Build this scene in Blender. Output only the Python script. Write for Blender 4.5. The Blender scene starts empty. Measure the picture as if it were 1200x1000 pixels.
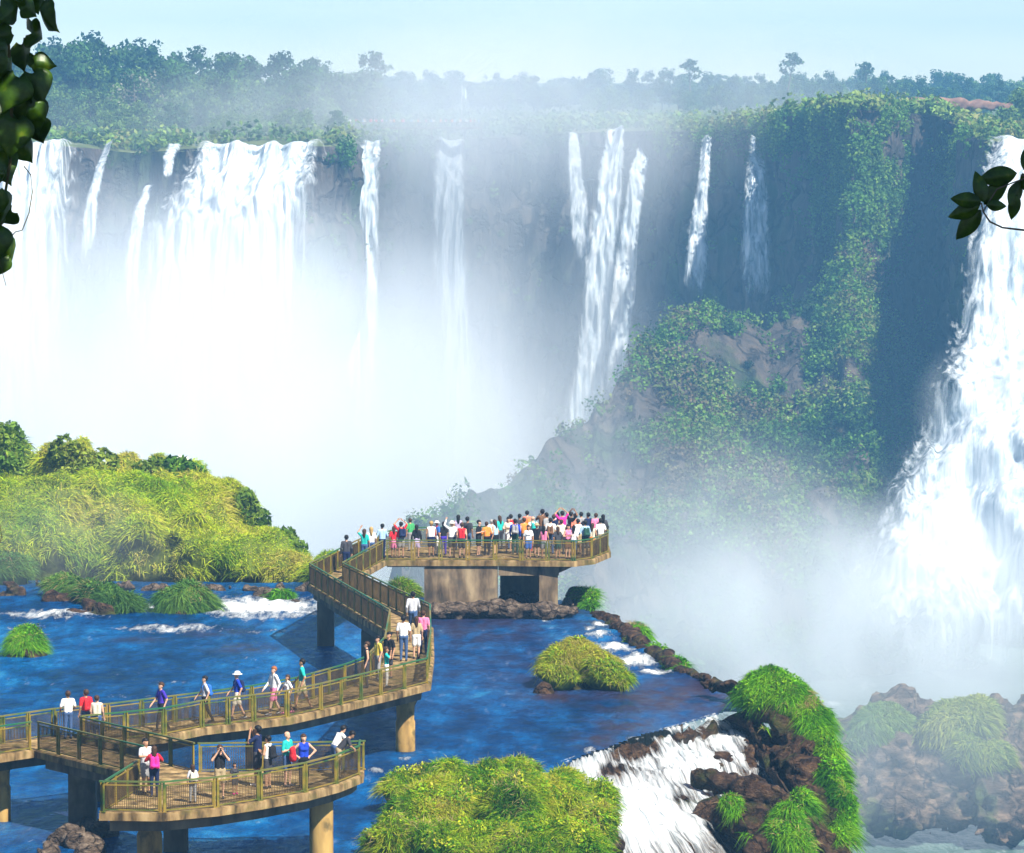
import bpy, math, random
import numpy as np
R = math.radians
rng = np.random.default_rng(7)
random.seed(7)
sc = bpy.context.scene
COL = sc.collection

# ------------------------------------------------------------------ camera
FPX = 5000.0                      # focal length in photograph pixels (1200 wide): a long lens
CAMZ = 24.8                       # the lookout above the walkway's river
PITCH = math.atan(405 / FPX)
cam_d = bpy.data.cameras.new('camera')
cam_d.sensor_width = 36.0
cam_d.lens = 36.0 * FPX / 1200.0
cam_d.clip_start = 0.5
cam_d.clip_end = 30000.0
cam = bpy.data.objects.new('camera', cam_d)
COL.objects.link(cam)
cam.location = (0, 0, CAMZ)
cam.rotation_euler = (math.pi / 2 - PITCH, 0, 0)
sc.camera = cam

# ------------------------------------------------------------------ sky, sun, exposure
SUN_TO = np.array([0.50, -0.62, 0.94]); SUN_TO /= np.linalg.norm(SUN_TO)
sun_el = math.asin(SUN_TO[2])
sun_az = math.atan2(SUN_TO[0], SUN_TO[1])
world = bpy.data.worlds.new('World'); sc.world = world
world.use_nodes = True
wn = world.node_tree.nodes; wl = world.node_tree.links
sky = wn.new('ShaderNodeTexSky'); sky.sky_type = 'NISHITA'; sky.sun_disc = False
sky.sun_elevation = sun_el; sky.sun_rotation = sun_az
sky.altitude = 2500; sky.air_density = 1.0; sky.dust_density = 0.0; sky.ozone_density = 3.6
bg = wn['Background']; bg.inputs['Strength'].default_value = 0.06
wtc = wn.new('ShaderNodeTexCoord'); wmp = wn.new('ShaderNodeMapping'); wmp.inputs['Scale'].default_value = (2.2, 2.2, 16.0)
wno = wn.new('ShaderNodeTexNoise'); wno.inputs['Scale'].default_value = 1.6; wno.inputs['Detail'].default_value = 5
wrp = wn.new('ShaderNodeValToRGB'); wrp.color_ramp.elements[0].position = 0.42; wrp.color_ramp.elements[0].color = (1, 1, 1, 1); wrp.color_ramp.elements[1].position = 0.72; wrp.color_ramp.elements[1].color = (1.3, 1.22, 1.16, 1)
wmx = wn.new('ShaderNodeMix'); wmx.data_type = 'RGBA'; wmx.blend_type = 'MULTIPLY'; wmx.inputs[0].default_value = 1.0        # thin high cloud
wl.new(wtc.outputs['Generated'], wmp.inputs['Vector']); wl.new(wmp.outputs[0], wno.inputs['Vector']); wl.new(wno.outputs['Fac'], wrp.inputs['Fac'])
wl.new(sky.outputs[0], wmx.inputs[6]); wl.new(wrp.outputs[0], wmx.inputs[7]); wl.new(wmx.outputs[2], bg.inputs['Color'])
sun_d = bpy.data.lights.new('sun', 'SUN'); sun_d.energy = 5.0; sun_d.angle = R(0.5); sun_d.color = (1.0, 0.945, 0.83)
sun = bpy.data.objects.new('sun', sun_d); COL.objects.link(sun)
sun.rotation_euler = (math.pi / 2 - sun_el, 0, math.pi - sun_az)
sun.location = (60, -40, 120)
vs = sc.view_settings
vs.view_transform = 'Standard'; vs.look = 'None'; vs.exposure = 1.05; vs.gamma = 1.0
vs.use_curve_mapping = False
cy = sc.cycles
cy.use_denoising = True
cy.max_bounces = 8; cy.diffuse_bounces = 3; cy.glossy_bounces = 3; cy.transmission_bounces = 4
cy.volume_bounces = 6; cy.transparent_max_bounces = 12
cy.volume_step_rate = 1.5; cy.volume_max_steps = 128
cy.use_adaptive_sampling = True; cy.adaptive_threshold = 0.02
cy.caustics_reflective = False; cy.caustics_refractive = False

# ------------------------------------------------------------------ picking points
cp, sp = math.cos(PITCH), math.sin(PITCH)
def ray(px, py):
    u = (px - 600.0) / FPX; v = (500.0 - py) / FPX
    return np.array([u, cp + v * sp, -sp + v * cp])
def PD(px, py, d):
    r = ray(px, py); return np.array([0, 0, CAMZ]) + r * (d / r[1])
def PZ(px, py, z):
    r = ray(px, py); return np.array([0, 0, CAMZ]) + r * ((z - CAMZ) / r[2])
def to_px(P):
    P = np.asarray(P, float); y = P[..., 1]; z = P[..., 2] - CAMZ
    f = y * cp - z * sp; u = y * sp + z * cp
    return 600 + FPX * P[..., 0] / f, 500 - FPX * u / f

# ------------------------------------------------------------------ noise
def _h(ix, iy, iz, s):
    n = (ix * 374761393 + iy * 668265263 + iz * 2147483647 + s * 974634533) & 0xFFFFFFFF
    n = ((n ^ (n >> 13)) * 1274126177) & 0xFFFFFFFF
    n = ((n ^ (n >> 16)) * 2246822519) & 0xFFFFFFFF
    return ((n ^ (n >> 15)) & 0xFFFFFF) / float(0xFFFFFF)
def vnoise(p, s=0):
    p = np.asarray(p, float); i = np.floor(p).astype(np.int64); f = p - i
    f = f * f * (3 - 2 * f)
    out = 0
    for dx in (0, 1):
        wx = f[..., 0] if dx else 1 - f[..., 0]
        for dy in (0, 1):
            wy = f[..., 1] if dy else 1 - f[..., 1]
            for dz in (0, 1):
                wz = f[..., 2] if dz else 1 - f[..., 2]
                out = out + wx * wy * wz * _h(i[..., 0] + dx, i[..., 1] + dy, i[..., 2] + dz, s)
    return out * 2 - 1
def fbm(p, o=4, s=0):
    p = np.asarray(p, float); a, t = 1.0, 0
    for k in range(o):
        t = t + a * vnoise(p * 2 ** k + 17.3 * k, s + k); a *= 0.5
    return t
def sstep(a, b, x):
    t = np.clip((x - a) / (b - a), 0, 1); return t * t * (3 - 2 * t)

# ------------------------------------------------------------------ mesh helpers
def mesh_np(name, V, F, smooth=True, mats=None, mi=None, col=None, attrs=None):
    """V (N,3); F a list of int arrays (M,k)."""
    me = bpy.data.meshes.new(name)
    V = np.asarray(V, np.float32)
    if not isinstance(F, (list, tuple)): F = [F]
    F = [np.asarray(f, np.int32) for f in F if len(f)]
    loops = np.concatenate([f.ravel() for f in F])
    tot = np.concatenate([np.full(len(f), f.shape[1], np.int32) for f in F])
    start = np.concatenate([[0], np.cumsum(tot)[:-1]]).astype(np.int32)
    me.vertices.add(len(V)); me.vertices.foreach_set('co', V.ravel())
    me.loops.add(len(loops)); me.loops.foreach_set('vertex_index', loops)
    me.polygons.add(len(tot)); me.polygons.foreach_set('loop_start', start); me.polygons.foreach_set('loop_total', tot)
    me.polygons.foreach_set('use_smooth', np.full(len(tot), bool(smooth)))
    for m in (mats or []): me.materials.append(m)
    if mi is not None: me.polygons.foreach_set('material_index', np.asarray(mi, np.int32))
    if col is not None:
        a = me.attributes.new('Col', 'FLOAT_COLOR', 'POINT')
        c = np.ones((len(V), 4), np.float32); c[:, :3] = col
        a.data.foreach_set('color', c.ravel())
    for k, v in (attrs or {}).items():
        a = me.attributes.new(k, 'FLOAT', 'POINT'); a.data.foreach_set('value', np.asarray(v, np.float32))
    me.update(calc_edges=True)
    me.validate()
    return me
def link(name, me, parent=None, loc=None):
    o = bpy.data.objects.new(name, me); COL.objects.link(o)
    if parent is not None: o.parent = parent
    if loc is not None: o.location = loc
    return o
def tag(o, label=None, cat=None, group=None, kind=None):
    for k, v in (('label', label), ('category', cat), ('group', group), ('kind', kind)):
        if v: o[k] = v
    return o
def empty(name, loc, label, cat, group=None):
    o = bpy.data.objects.new(name, None); COL.objects.link(o); o.location = loc; o.empty_display_size = 0.3
    return tag(o, label, cat, group)
def grid_faces(nu, nv, off=0):
    a = np.arange(nu * nv).reshape(nu, nv)
    return np.stack([a[:-1, :-1], a[1:, :-1], a[1:, 1:], a[:-1, 1:]], -1).reshape(-1, 4) + off
def boxes(L):
    """L: list of (center, half, axes3x3 or None) -> V, F"""
    V = []; F = []
    s = np.array([[-1,-1,-1],[1,-1,-1],[1,1,-1],[-1,1,-1],[-1,-1,1],[1,-1,1],[1,1,1],[-1,1,1]], float)
    q = np.array([[0,3,2,1],[4,5,6,7],[0,1,5,4],[1,2,6,5],[2,3,7,6],[3,0,4,7]])
    for c, h, A in L:
        p = s * np.asarray(h, float)
        if A is not None: p = p @ np.asarray(A, float)
        F.append(q + 8 * len(V)); V.append(p + np.asarray(c, float))
    return np.concatenate(V), np.concatenate(F)
def tube(P, Rr, n=8, cap=True, sx=1.0):
    """tapered tube along polyline"""
    P = np.asarray(P, float); Rr = np.broadcast_to(np.asarray(Rr, float), (len(P),))
    T = np.gradient(P, axis=0); T /= np.linalg.norm(T, axis=1)[:, None] + 1e-9
    ref = np.array([0, 0, 1.0]) if abs(T[0, 2]) < 0.9 else np.array([1.0, 0, 0])
    V = []; a = np.linspace(0, 2 * np.pi, n, endpoint=False)
    for k in range(len(P)):
        u = np.cross(T[k], ref); u /= np.linalg.norm(u) + 1e-9; w = np.cross(u, T[k])
        V.append(P[k] + Rr[k] * (np.cos(a)[:, None] * u * sx + np.sin(a)[:, None] * w))
    V = np.concatenate(V); F = []
    for k in range(len(P) - 1):
        i = np.arange(n); j = (i + 1) % n
        F.append(np.stack([k*n+i, k*n+j, (k+1)*n+j, (k+1)*n+i], -1))
    F = np.concatenate(F)
    caps = []
    if cap:
        V = np.concatenate([V, P[:1], P[-1:]]); b = len(V) - 2
        i = np.arange(n); j = (i + 1) % n
        caps = np.concatenate([np.stack([j, i, np.full(n, b)], -1), np.stack([(len(P)-1)*n+i, (len(P)-1)*n+j, np.full(n, b+1)], -1)])
    return V, F, caps
class MB:
    def __init__(s): s.V = []; s.Q = []; s.T = []; s.n = 0; s.C = []
    def add(s, V, Q=None, T=None, c=None):
        if Q is not None and len(Q): s.Q.append(np.asarray(Q) + s.n)
        if T is not None and len(T): s.T.append(np.asarray(T) + s.n)
        s.V.append(V); s.n += len(V)
        if c is not None: s.C.append(np.broadcast_to(np.asarray(c, float), (len(V), 3)))
    def tube(s, P, r, n=6, c=None):
        V, Q, T = tube(P, r, n); s.add(V, Q, T, c)
    def mesh(s, name, m=None, smooth=True):
        F = []
        if s.Q: F.append(np.concatenate(s.Q))
        if s.T: F.append(np.concatenate(s.T))
        return mesh_np(name, np.concatenate(s.V), F, smooth, [m] if m else None, col=np.concatenate(s.C) if s.C else None)

# surface nets: polygonise a field given on a grid (negative inside)
def surface_nets(D, origin, vox):
    nx, ny, nz = D.shape
    ins = D < 0
    corners = [(i, j, k) for i in (0, 1) for j in (0, 1) for k in (0, 1)]
    cnt = sum(ins[i:nx-1+i, j:ny-1+j, k:nz-1+k].astype(np.int8) for i, j, k in corners)
    act = (cnt > 0) & (cnt < 8)
    idx = np.full(act.shape, -1, np.int64); A = np.argwhere(act); idx[act] = np.arange(len(A))
    val = {c: D[A[:, 0]+c[0], A[:, 1]+c[1], A[:, 2]+c[2]] for c in corners}
    S = np.zeros((len(A), 3)); N = np.zeros(len(A))
    for c in corners:
        for ax in range(3):
            if c[ax] == 0:
                e = list(c); e[ax] = 1; e = tuple(e)
                v0, v1 = val[c], val[e]; m = (v0 < 0) != (v1 < 0)
                t = np.where(m, v0 / np.where(m, v0 - v1, 1), 0)
                p = np.tile(np.array(c, float), (len(A), 1)); p[:, ax] += t
                S += p * m[:, None]; N += m
    V = (A + S / np.maximum(N, 1)[:, None]) * vox + origin
    Q = []
    for ax in range(3):
        b, c = (ax + 1) % 3, (ax + 2) % 3
        sl0 = [slice(1, -1)] * 3; sl1 = [slice(1, -1)] * 3
        sl0[ax] = slice(0, -1); sl1[ax] = slice(1, None)
        a0 = ins[tuple(sl0)]; a1 = ins[tuple(sl1)]
        for sgn, M in ((0, a0 & ~a1), (1, ~a0 & a1)):
            E = np.argwhere(M)
            if not len(E): continue
            E = E.copy(); E[:, b] += 1; E[:, c] += 1
            def cell(db, dc):
                q = E.copy(); q[:, b] += db; q[:, c] += dc
                return idx[q[:, 0], q[:, 1], q[:, 2]]
            f = np.stack([cell(-1, -1), cell(0, -1), cell(0, 0), cell(-1, 0)], -1)
            Q.append(f if sgn == 0 else f[:, ::-1])
    Q = np.concatenate(Q); Q = Q[(Q >= 0).all(1)]
    return V, Q
def caps_field(X, prims, k=0.03):
    """smooth union of tapered capsules; returns field"""
    A = np.array([p[0] for p in prims]); B = np.array([p[1] for p in prims])
    ra = np.array([p[2] for p in prims]); rb = np.array([p[3] for p in prims])
    acc = None
    for a, b, r0, r1 in zip(A, B, ra, rb):
        d = b - a; L = max(d @ d, 1e-9)
        t = np.clip(((X - a) @ d) / L, 0, 1)
        f = np.sqrt(((X - a - t[..., None] * d) ** 2).sum(-1)) - (r0 + (r1 - r0) * t)
        if acc is None: acc = f
        else:
            h = np.clip(0.5 + 0.5 * (acc - f) / k, 0, 1)
            acc = acc * (1 - h) + f * h - k * h * (1 - h)
    return acc
def blob(prims, vox, k=0.3, amp=0.0, freq=1.0, seed=0, octv=3, zs=1.0, ridged=False, crag=0.0):
    P = np.array([list(p[0]) for p in prims] + [list(p[1]) for p in prims]); r = max(max(p[2], p[3]) for p in prims) + amp * 1.6 + 2.5 * vox
    lo = P.min(0) - r; hi = P.max(0) + r
    n = np.ceil((hi - lo) / vox).astype(int) + 1
    G = np.stack(np.meshgrid(*[lo[i] + np.arange(n[i]) * vox for i in range(3)], indexing='ij'), -1)
    D = caps_field(G, prims, k)
    if amp:
        q = G * freq * np.array([1, 1, zs])
        nn = fbm(q, octv, seed)
        if ridged: nn = 1.0 - 2.0 * np.abs(nn)
        D = D + amp * nn
    if crag: D = D + crag * facets(G, freq, seed)
    return surface_nets(D, lo, vox)
def facets(P, freq, seed):
    r_ = np.random.default_rng(seed + 900)
    q = P * freq; wv = np.stack([vnoise(q * 0.9 + 7 * k, seed + 20 + k) for k in range(3)], -1)
    q = q + 0.35 * wv; out = 0
    for k in range(5):
        n = r_.normal(size=3) * [1, 1, 1.5]; n /= np.linalg.norm(n); f = (0.5, 0.75, 1.1, 1.9, 3.1)[k]
        t = q @ n * f + r_.random()
        out = out + (1.0, .8, .6, .35, .2)[k] * (np.abs(t - np.floor(t) - .5) * 4 - 1)
    return out * 0.5
def pieces(V, Q, least=60):
    """connected pieces of a quad mesh, the largest first"""
    lab = np.arange(len(V))
    while True:
        m = lab[Q].min(1); new = lab.copy()
        for k in range(4): np.minimum.at(new, Q[:, k], m)
        new = new[new]
        if (new == lab).all(): break
        lab = new
    out = []
    for l in np.unique(lab):
        f = Q[lab[Q[:, 0]] == l]
        if len(f) < least: continue
        u, inv = np.unique(f, return_inverse=True); out.append((V[u], inv.reshape(-1, 4)))
    return sorted(out, key=lambda t: -len(t[1]))
def tri_normals(V, F):
    n = np.cross(V[F[:, 1]] - V[F[:, 0]], V[F[:, 2]] - V[F[:, 0]])
    return n
def sample_surface(V, Q, n, keep=None):
    """random points with normals on a quad mesh"""
    T = np.concatenate([Q[:, [0, 1, 2]], Q[:, [0, 2, 3]]])
    N = tri_normals(V, T); a = np.linalg.norm(N, axis=1) + 1e-12; N = N / a[:, None]
    w = a.copy()
    if keep is not None: w = w * keep(V[T].mean(1), N)
    w /= w.sum()
    i = rng.choice(len(T), n, p=w)
    u = rng.random((n, 2)); m = u.sum(1) > 1; u[m] = 1 - u[m]
    P = V[T[i, 0]] + u[:, :1] * (V[T[i, 1]] - V[T[i, 0]]) + u[:, 1:] * (V[T[i, 2]] - V[T[i, 0]])
    return P, N[i]
def blades(P, N, length, width, droop, col, lean=0.5, wind=(0, 0, 0)):
    """grass blades: three-segment tapering strips arching over"""
    n = len(P)
    L = length * (0.55 + 0.9 * rng.random(n))
    comb = np.stack([vnoise(P * 1.3 / max(np.mean(length), .2) * .35, 301 + k) for k in range(3)], -1)     # tufts lie over in different directions
    d = N * 0.6 + np.array([0, 0, 0.5]) + lean * rng.normal(size=(n, 3)) + 0.9 * comb
    d /= np.linalg.norm(d, axis=1)[:, None]
    sd = np.cross(d, rng.normal(size=(n, 3))); sd /= np.linalg.norm(sd, axis=1)[:, None] + 1e-9
    out = N * np.array([1, 1, 0]) * 0.6 + 1.2 * comb * np.array([1, 1, 0]) + 0.5 * rng.normal(size=(n, 3)) * np.array([1, 1, 0])
    out /= np.linalg.norm(out, axis=1)[:, None] + 1e-9
    w = (width * (0.6 + 0.8 * rng.random(n)))[:, None]
    dr = (droop * (0.4 + 1.2 * rng.random(n)) * L)[:, None]
    Lc = L[:, None]
    def at(t):
        return P + d * Lc * t + out * dr * 0.7 * t * t + np.array([0, 0, -1]) * dr * t * t
    p0, p1, p2 = at(0.0), at(0.5), at(1.0)
    V = np.stack([p0 - sd*w*0.5, p0 + sd*w*0.5, p1 - sd*w*0.42, p1 + sd*w*0.42, p2], 1).reshape(-1, 3)
    b = np.arange(n)[:, None] * 5
    T = np.concatenate([b + [0, 1, 3], b + [0, 3, 2], b + [2, 3, 4]])
    return V, T, np.repeat(col, 5, axis=0)
def leaf_quads(P, N, size, col, elong=1.4):
    """small bent leaf faces"""
    n = len(P)
    nn = N + 0.75 * rng.normal(size=(n, 3)); nn /= np.linalg.norm(nn, axis=1)[:, None] + 1e-9
    t = np.cross(nn, rng.normal(size=(n, 3))); t /= np.linalg.norm(t, axis=1)[:, None] + 1e-9
    b = np.cross(nn, t)
    s = (size * (0.55 + 0.9 * rng.random(n)))[:, None]
    V = np.stack([P - t*s*elong*0.5, P + b*s*0.45 - nn*s*0.1, P + t*s*elong*0.5, P - b*s*0.45 - nn*s*0.1], 1).reshape(-1, 3)
    k = np.arange(n)[:, None] * 4
    return V, np.concatenate([k + [0, 1, 2], k + [0, 2, 3]]), np.repeat(col, 4, axis=0)
def pick_cols(n, P, pal, freq, seed=0, jit=0.18):
    """blend between palette colours by position noise, with per-piece variation"""
    pal = np.asarray(pal, float)
    t = np.clip(0.5 + 0.55 * fbm(P * freq, 3, seed) + 0.22 * rng.normal(size=n), 0, 0.999) * (len(pal) - 1)
    i = t.astype(int); f = (t - i)[:, None]
    c = pal[i] * (1 - f) + pal[np.minimum(i + 1, len(pal) - 1)] * f
    return np.clip(c * (1 + jit * rng.normal(size=(n, 1))), 0.002, 1)

# ------------------------------------------------------------------ materials
def nmat(name):
    m = bpy.data.materials.new(name); m.use_nodes = True
    nt = m.node_tree; b = nt.nodes['Principled BSDF']
    return m, nt, b
def noise_node(nt, scale, detail=4, vec=None, rough=0.55, mapping=None):
    n = nt.nodes.new('ShaderNodeTexNoise'); n.inputs['Scale'].default_value = scale
    n.inputs['Detail'].default_value = detail; n.inputs['Roughness'].default_value = rough
    if vec is None:
        g = nt.nodes.new('ShaderNodeNewGeometry'); vec = g.outputs['Position']
    if mapping is not None:
        mp = nt.nodes.new('ShaderNodeMapping'); mp.inputs['Scale'].default_value = mapping
        nt.links.new(vec, mp.inputs['Vector']); vec = mp.outputs['Vector']
    nt.links.new(vec, n.inputs['Vector'])
    return n
def ramp(nt, fac, stops):
    r = nt.nodes.new('ShaderNodeValToRGB'); e = r.color_ramp.elements
    while len(e) < len(stops): e.new(0.5)
    for k, (p, c) in enumerate(stops):
        e[k].position = p; e[k].color = (*c, 1) if len(c) == 3 else c
    nt.links.new(fac, r.inputs['Fac']); return r
def mixc(nt, f, a, b, mode='MIX'):
    m = nt.nodes.new('ShaderNodeMix'); m.data_type = 'RGBA'; m.blend_type = mode
    for s, v in ((0, f), (6, a), (7, b)):
        if hasattr(v, 'links'): nt.links.new(v, m.inputs[s])
        elif s == 0: m.inputs[0].default_value = v
        else: m.inputs[s].default_value = (*v, 1)
    return m.outputs[2]
def mth(nt, op, a, b=None, clamp=False):
    m = nt.nodes.new('ShaderNodeMath'); m.operation = op; m.use_clamp = clamp
    for s, v in ((0, a), (1, b)):
        if v is None: continue
        if hasattr(v, 'links'): nt.links.new(v, m.inputs[s])
        else: m.inputs[s].default_value = v
    return m.outputs[0]
def bump(nt, h, b, strength=0.4, dist=0.1):
    n = nt.nodes.new('ShaderNodeBump'); n.inputs['Strength'].default_value = strength; n.inputs['Distance'].default_value = dist
    nt.links.new(h, n.inputs['Height']); nt.links.new(n.outputs[0], b.inputs['Normal'])
def speckle(name, stops, scale=3.0, rough=0.8, bstr=0.4, bdist=0.05, detail=6, mapping=None, scale2=None, stops2=None, fac2=(0.45, 0.6), obj=False):
    m, nt, b = nmat(name); vec = None
    if obj:
        tc = nt.nodes.new('ShaderNodeTexCoord'); vec = tc.outputs['Object']
    n = noise_node(nt, scale, detail, vec, mapping=mapping)
    c = ramp(nt, n.outputs['Fac'], stops).outputs[0]
    if stops2:
        n2 = noise_node(nt, scale2, 5, vec); f = ramp(nt, n2.outputs['Fac'], [(fac2[0], (0, 0, 0)), (fac2[1], (1, 1, 1))])
        c2 = ramp(nt, n.outputs['Fac'], stops2).outputs[0]
        c = mixc(nt, f.outputs[0], c, c2)
    nt.links.new(c, b.inputs['Base Color']); b.inputs['Roughness'].default_value = rough
    b.inputs['Specular IOR Level'].default_value = 0.25
    if bstr: bump(nt, n.outputs['Fac'], b, bstr, bdist)
    return m
def foliage_mat(name, trans=0.3, rough=0.55):
    m, nt, b = nmat(name)
    a = nt.nodes.new('ShaderNodeAttribute'); a.attribute_name = 'Col'
    nt.links.new(a.outputs['Color'], b.inputs['Base Color'])
    b.inputs['Roughness'].default_value = rough; b.inputs['Specular IOR Level'].default_value = 0.1
    t = nt.nodes.new('ShaderNodeBsdfTranslucent'); nt.links.new(a.outputs['Color'], t.inputs['Color'])
    x = nt.nodes.new('ShaderNodeMixShader'); x.inputs[0].default_value = trans
    nt.links.new(b.outputs[0], x.inputs[1]); nt.links.new(t.outputs[0], x.inputs[2])
    nt.links.new(x.outputs[0], nt.nodes['Material Output'].inputs['Surface'])
    return m
_flat = {}
def cloth(c, rough=0.85):
    k = tuple(round(x, 3) for x in c)
    if k not in _flat:
        m, nt, b = nmat('fabric')
        n = noise_node(nt, 18, 3)
        nt.links.new(ramp(nt, n.outputs['Fac'], [(0.3, tuple(x * 0.8 for x in c)), (0.7, tuple(min(1, x * 1.12) for x in c))]).outputs[0], b.inputs['Base Color'])
        b.inputs['Roughness'].default_value = rough; b.inputs['Specular IOR Level'].default_value = 0.2
        bump(nt, n.outputs['Fac'], b, 0.5, 0.02)
        _flat[k] = m
    return _flat[k]

M_LEAF = foliage_mat('leaf_green', 0.3)
M_GRASS = foliage_mat('grass_blade', 0.3, 0.65)
M_BARK = speckle('bark', [(0.3, (0.06, 0.045, 0.035)), (0.7, (0.2, 0.17, 0.14))], 4, 0.9)
def rockmat(name, stops, scale, crack, rough=0.8, moss=None, mscale=0.7, mfac=(0.5, 0.62), bd=0.15, mapping=(1, 1, 1.8)):
    """mottled rock: colour noise, dark irregular cracks, moss patches on top, two scales of relief"""
    m, nt, b = nmat(name); g = nt.nodes.new('ShaderNodeNewGeometry')
    n = noise_node(nt, scale, 9, g.outputs['Position'], 0.68, mapping=mapping)
    wn_ = noise_node(nt, scale * 0.8, 4, g.outputs['Position'])
    add = nt.nodes.new('ShaderNodeVectorMath'); add.operation = 'MULTIPLY_ADD'
    nt.links.new(wn_.outputs['Color'], add.inputs[0]); add.inputs[1].default_value = (0.9 / crack,) * 3; nt.links.new(g.outputs['Position'], add.inputs[2])
    v = nt.nodes.new('ShaderNodeTexVoronoi'); v.feature = 'DISTANCE_TO_EDGE'; v.inputs['Scale'].default_value = crack; nt.links.new(add.outputs[0], v.inputs['Vector'])
    cr = ramp(nt, v.outputs['Distance'], [(0.0, (0.12, 0.12, 0.12)), (0.09, (1, 1, 1))]).outputs[0]
    c = ramp(nt, n.outputs['Fac'], stops).outputs[0]
    if moss:
        n2 = noise_node(nt, mscale, 6, g.outputs['Position']); f = ramp(nt, n2.outputs['Fac'], [(mfac[0], (0, 0, 0)), (mfac[1], (1, 1, 1))]).outputs[0]
        c = mixc(nt, f, c, ramp(nt, n.outputs['Fac'], moss).outputs[0])
    c = mixc(nt, 0.8, c, mixc(nt, 1.0, c, cr, 'MULTIPLY'))
    nt.links.new(c, b.inputs['Base Color']); b.inputs['Roughness'].default_value = rough; b.inputs['Specular IOR Level'].default_value = 0.22
    h = mth(nt, 'ADD', mth(nt, 'MULTIPLY', n.outputs['Fac'], 1.2), mth(nt, 'MULTIPLY', cr, 0.35))
    bump(nt, h, b, 1.0, bd)
    return m
M_WETROCK = rockmat('wet_brown_rock', [(0.3, (0.012, 0.008, 0.006)), (0.5, (0.06, 0.032, 0.018)), (0.62, (0.13, 0.075, 0.04)), (0.8, (0.26, 0.17, 0.10))], 2.4, 0.9, 0.55, [(0.3, (0.012, 0.02, 0.004)), (0.7, (0.07, 0.075, 0.012))], 0.6, (0.52, 0.64), 0.3)
M_ROCK = rockmat('river_rock', [(0.3, (0.02, 0.015, 0.012)), (0.5, (0.10, 0.07, 0.05)), (0.62, (0.2, 0.15, 0.11)), (0.8, (0.38, 0.3, 0.22))], 3.0, 1.6, 0.8, bd=0.2)
M_SOIL = speckle('mossy_soil', [(0.3, (0.05, 0.07, 0.008)), (0.6, (0.13, 0.17, 0.015)), (0.8, (0.2, 0.17, 0.05))], 3.0, 0.9, 0.5, 0.08)
M_BASALT = rockmat('basalt_cliff', [(0.3, (0.02, 0.018, 0.018)), (0.48, (0.08, 0.068, 0.06)), (0.6, (0.12, 0.095, 0.075)), (0.78, (0.18, 0.14, 0.105))], 0.35, 0.12, 0.85, [(0.3, (0.015, 0.03, 0.012)), (0.7, (0.06, 0.10, 0.03))], 0.07, (0.5, 0.62), 1.6, (1, 1, 0.22))
M_BOULDER = rockmat('grey_boulder', [(0.3, (0.02, 0.016, 0.013)), (0.48, (0.11, 0.075, 0.052)), (0.62, (0.24, 0.165, 0.11)), (0.8, (0.42, 0.3, 0.19))], 0.45, 0.28, 0.85, [(0.3, (0.02, 0.035, 0.01)), (0.7, (0.12, 0.15, 0.03))], 0.12, (0.53, 0.62), bd=1.2, mapping=(1, 1, 2.2))
# ================================================================== THE SETTING
# ---- upper river (z = 0) : the sheet the walkway stands in
RIM = [(-60, 680), (375, 684), (430, 696), (480, 700), (560, 702), (660, 704), (700, 722), (752, 752), (790, 778), (822, 797), (858, 815), (884, 836),
       (850, 833), (790, 849), (740, 864), (700, 879), (666, 890), (650, 930), (640, 1040), (-60, 1040)]
RIMW = np.array([PZ(x, y, 0)[:2] for x, y in RIM])
def inside(P, poly):
    x, y = P[..., 0], P[..., 1]; c = np.zeros(x.shape, bool); n = len(poly)
    for i in range(n):
        x0, y0 = poly[i]; x1, y1 = poly[(i + 1) % n]
        m = ((y0 > y) != (y1 > y)) & (x < (x1 - x0) * (y - y0) / (y1 - y0 + 1e-12) + x0)
        c ^= m
    return c
def gauss_px(px, py, L):
    f = np.zeros(px.shape)
    for cx, cy_, rx, ry, s in L:
        f = np.maximum(f, s * np.exp(-((px - cx) / rx) ** 2 - ((py - cy_) / ry) ** 2))
    return f
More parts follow.
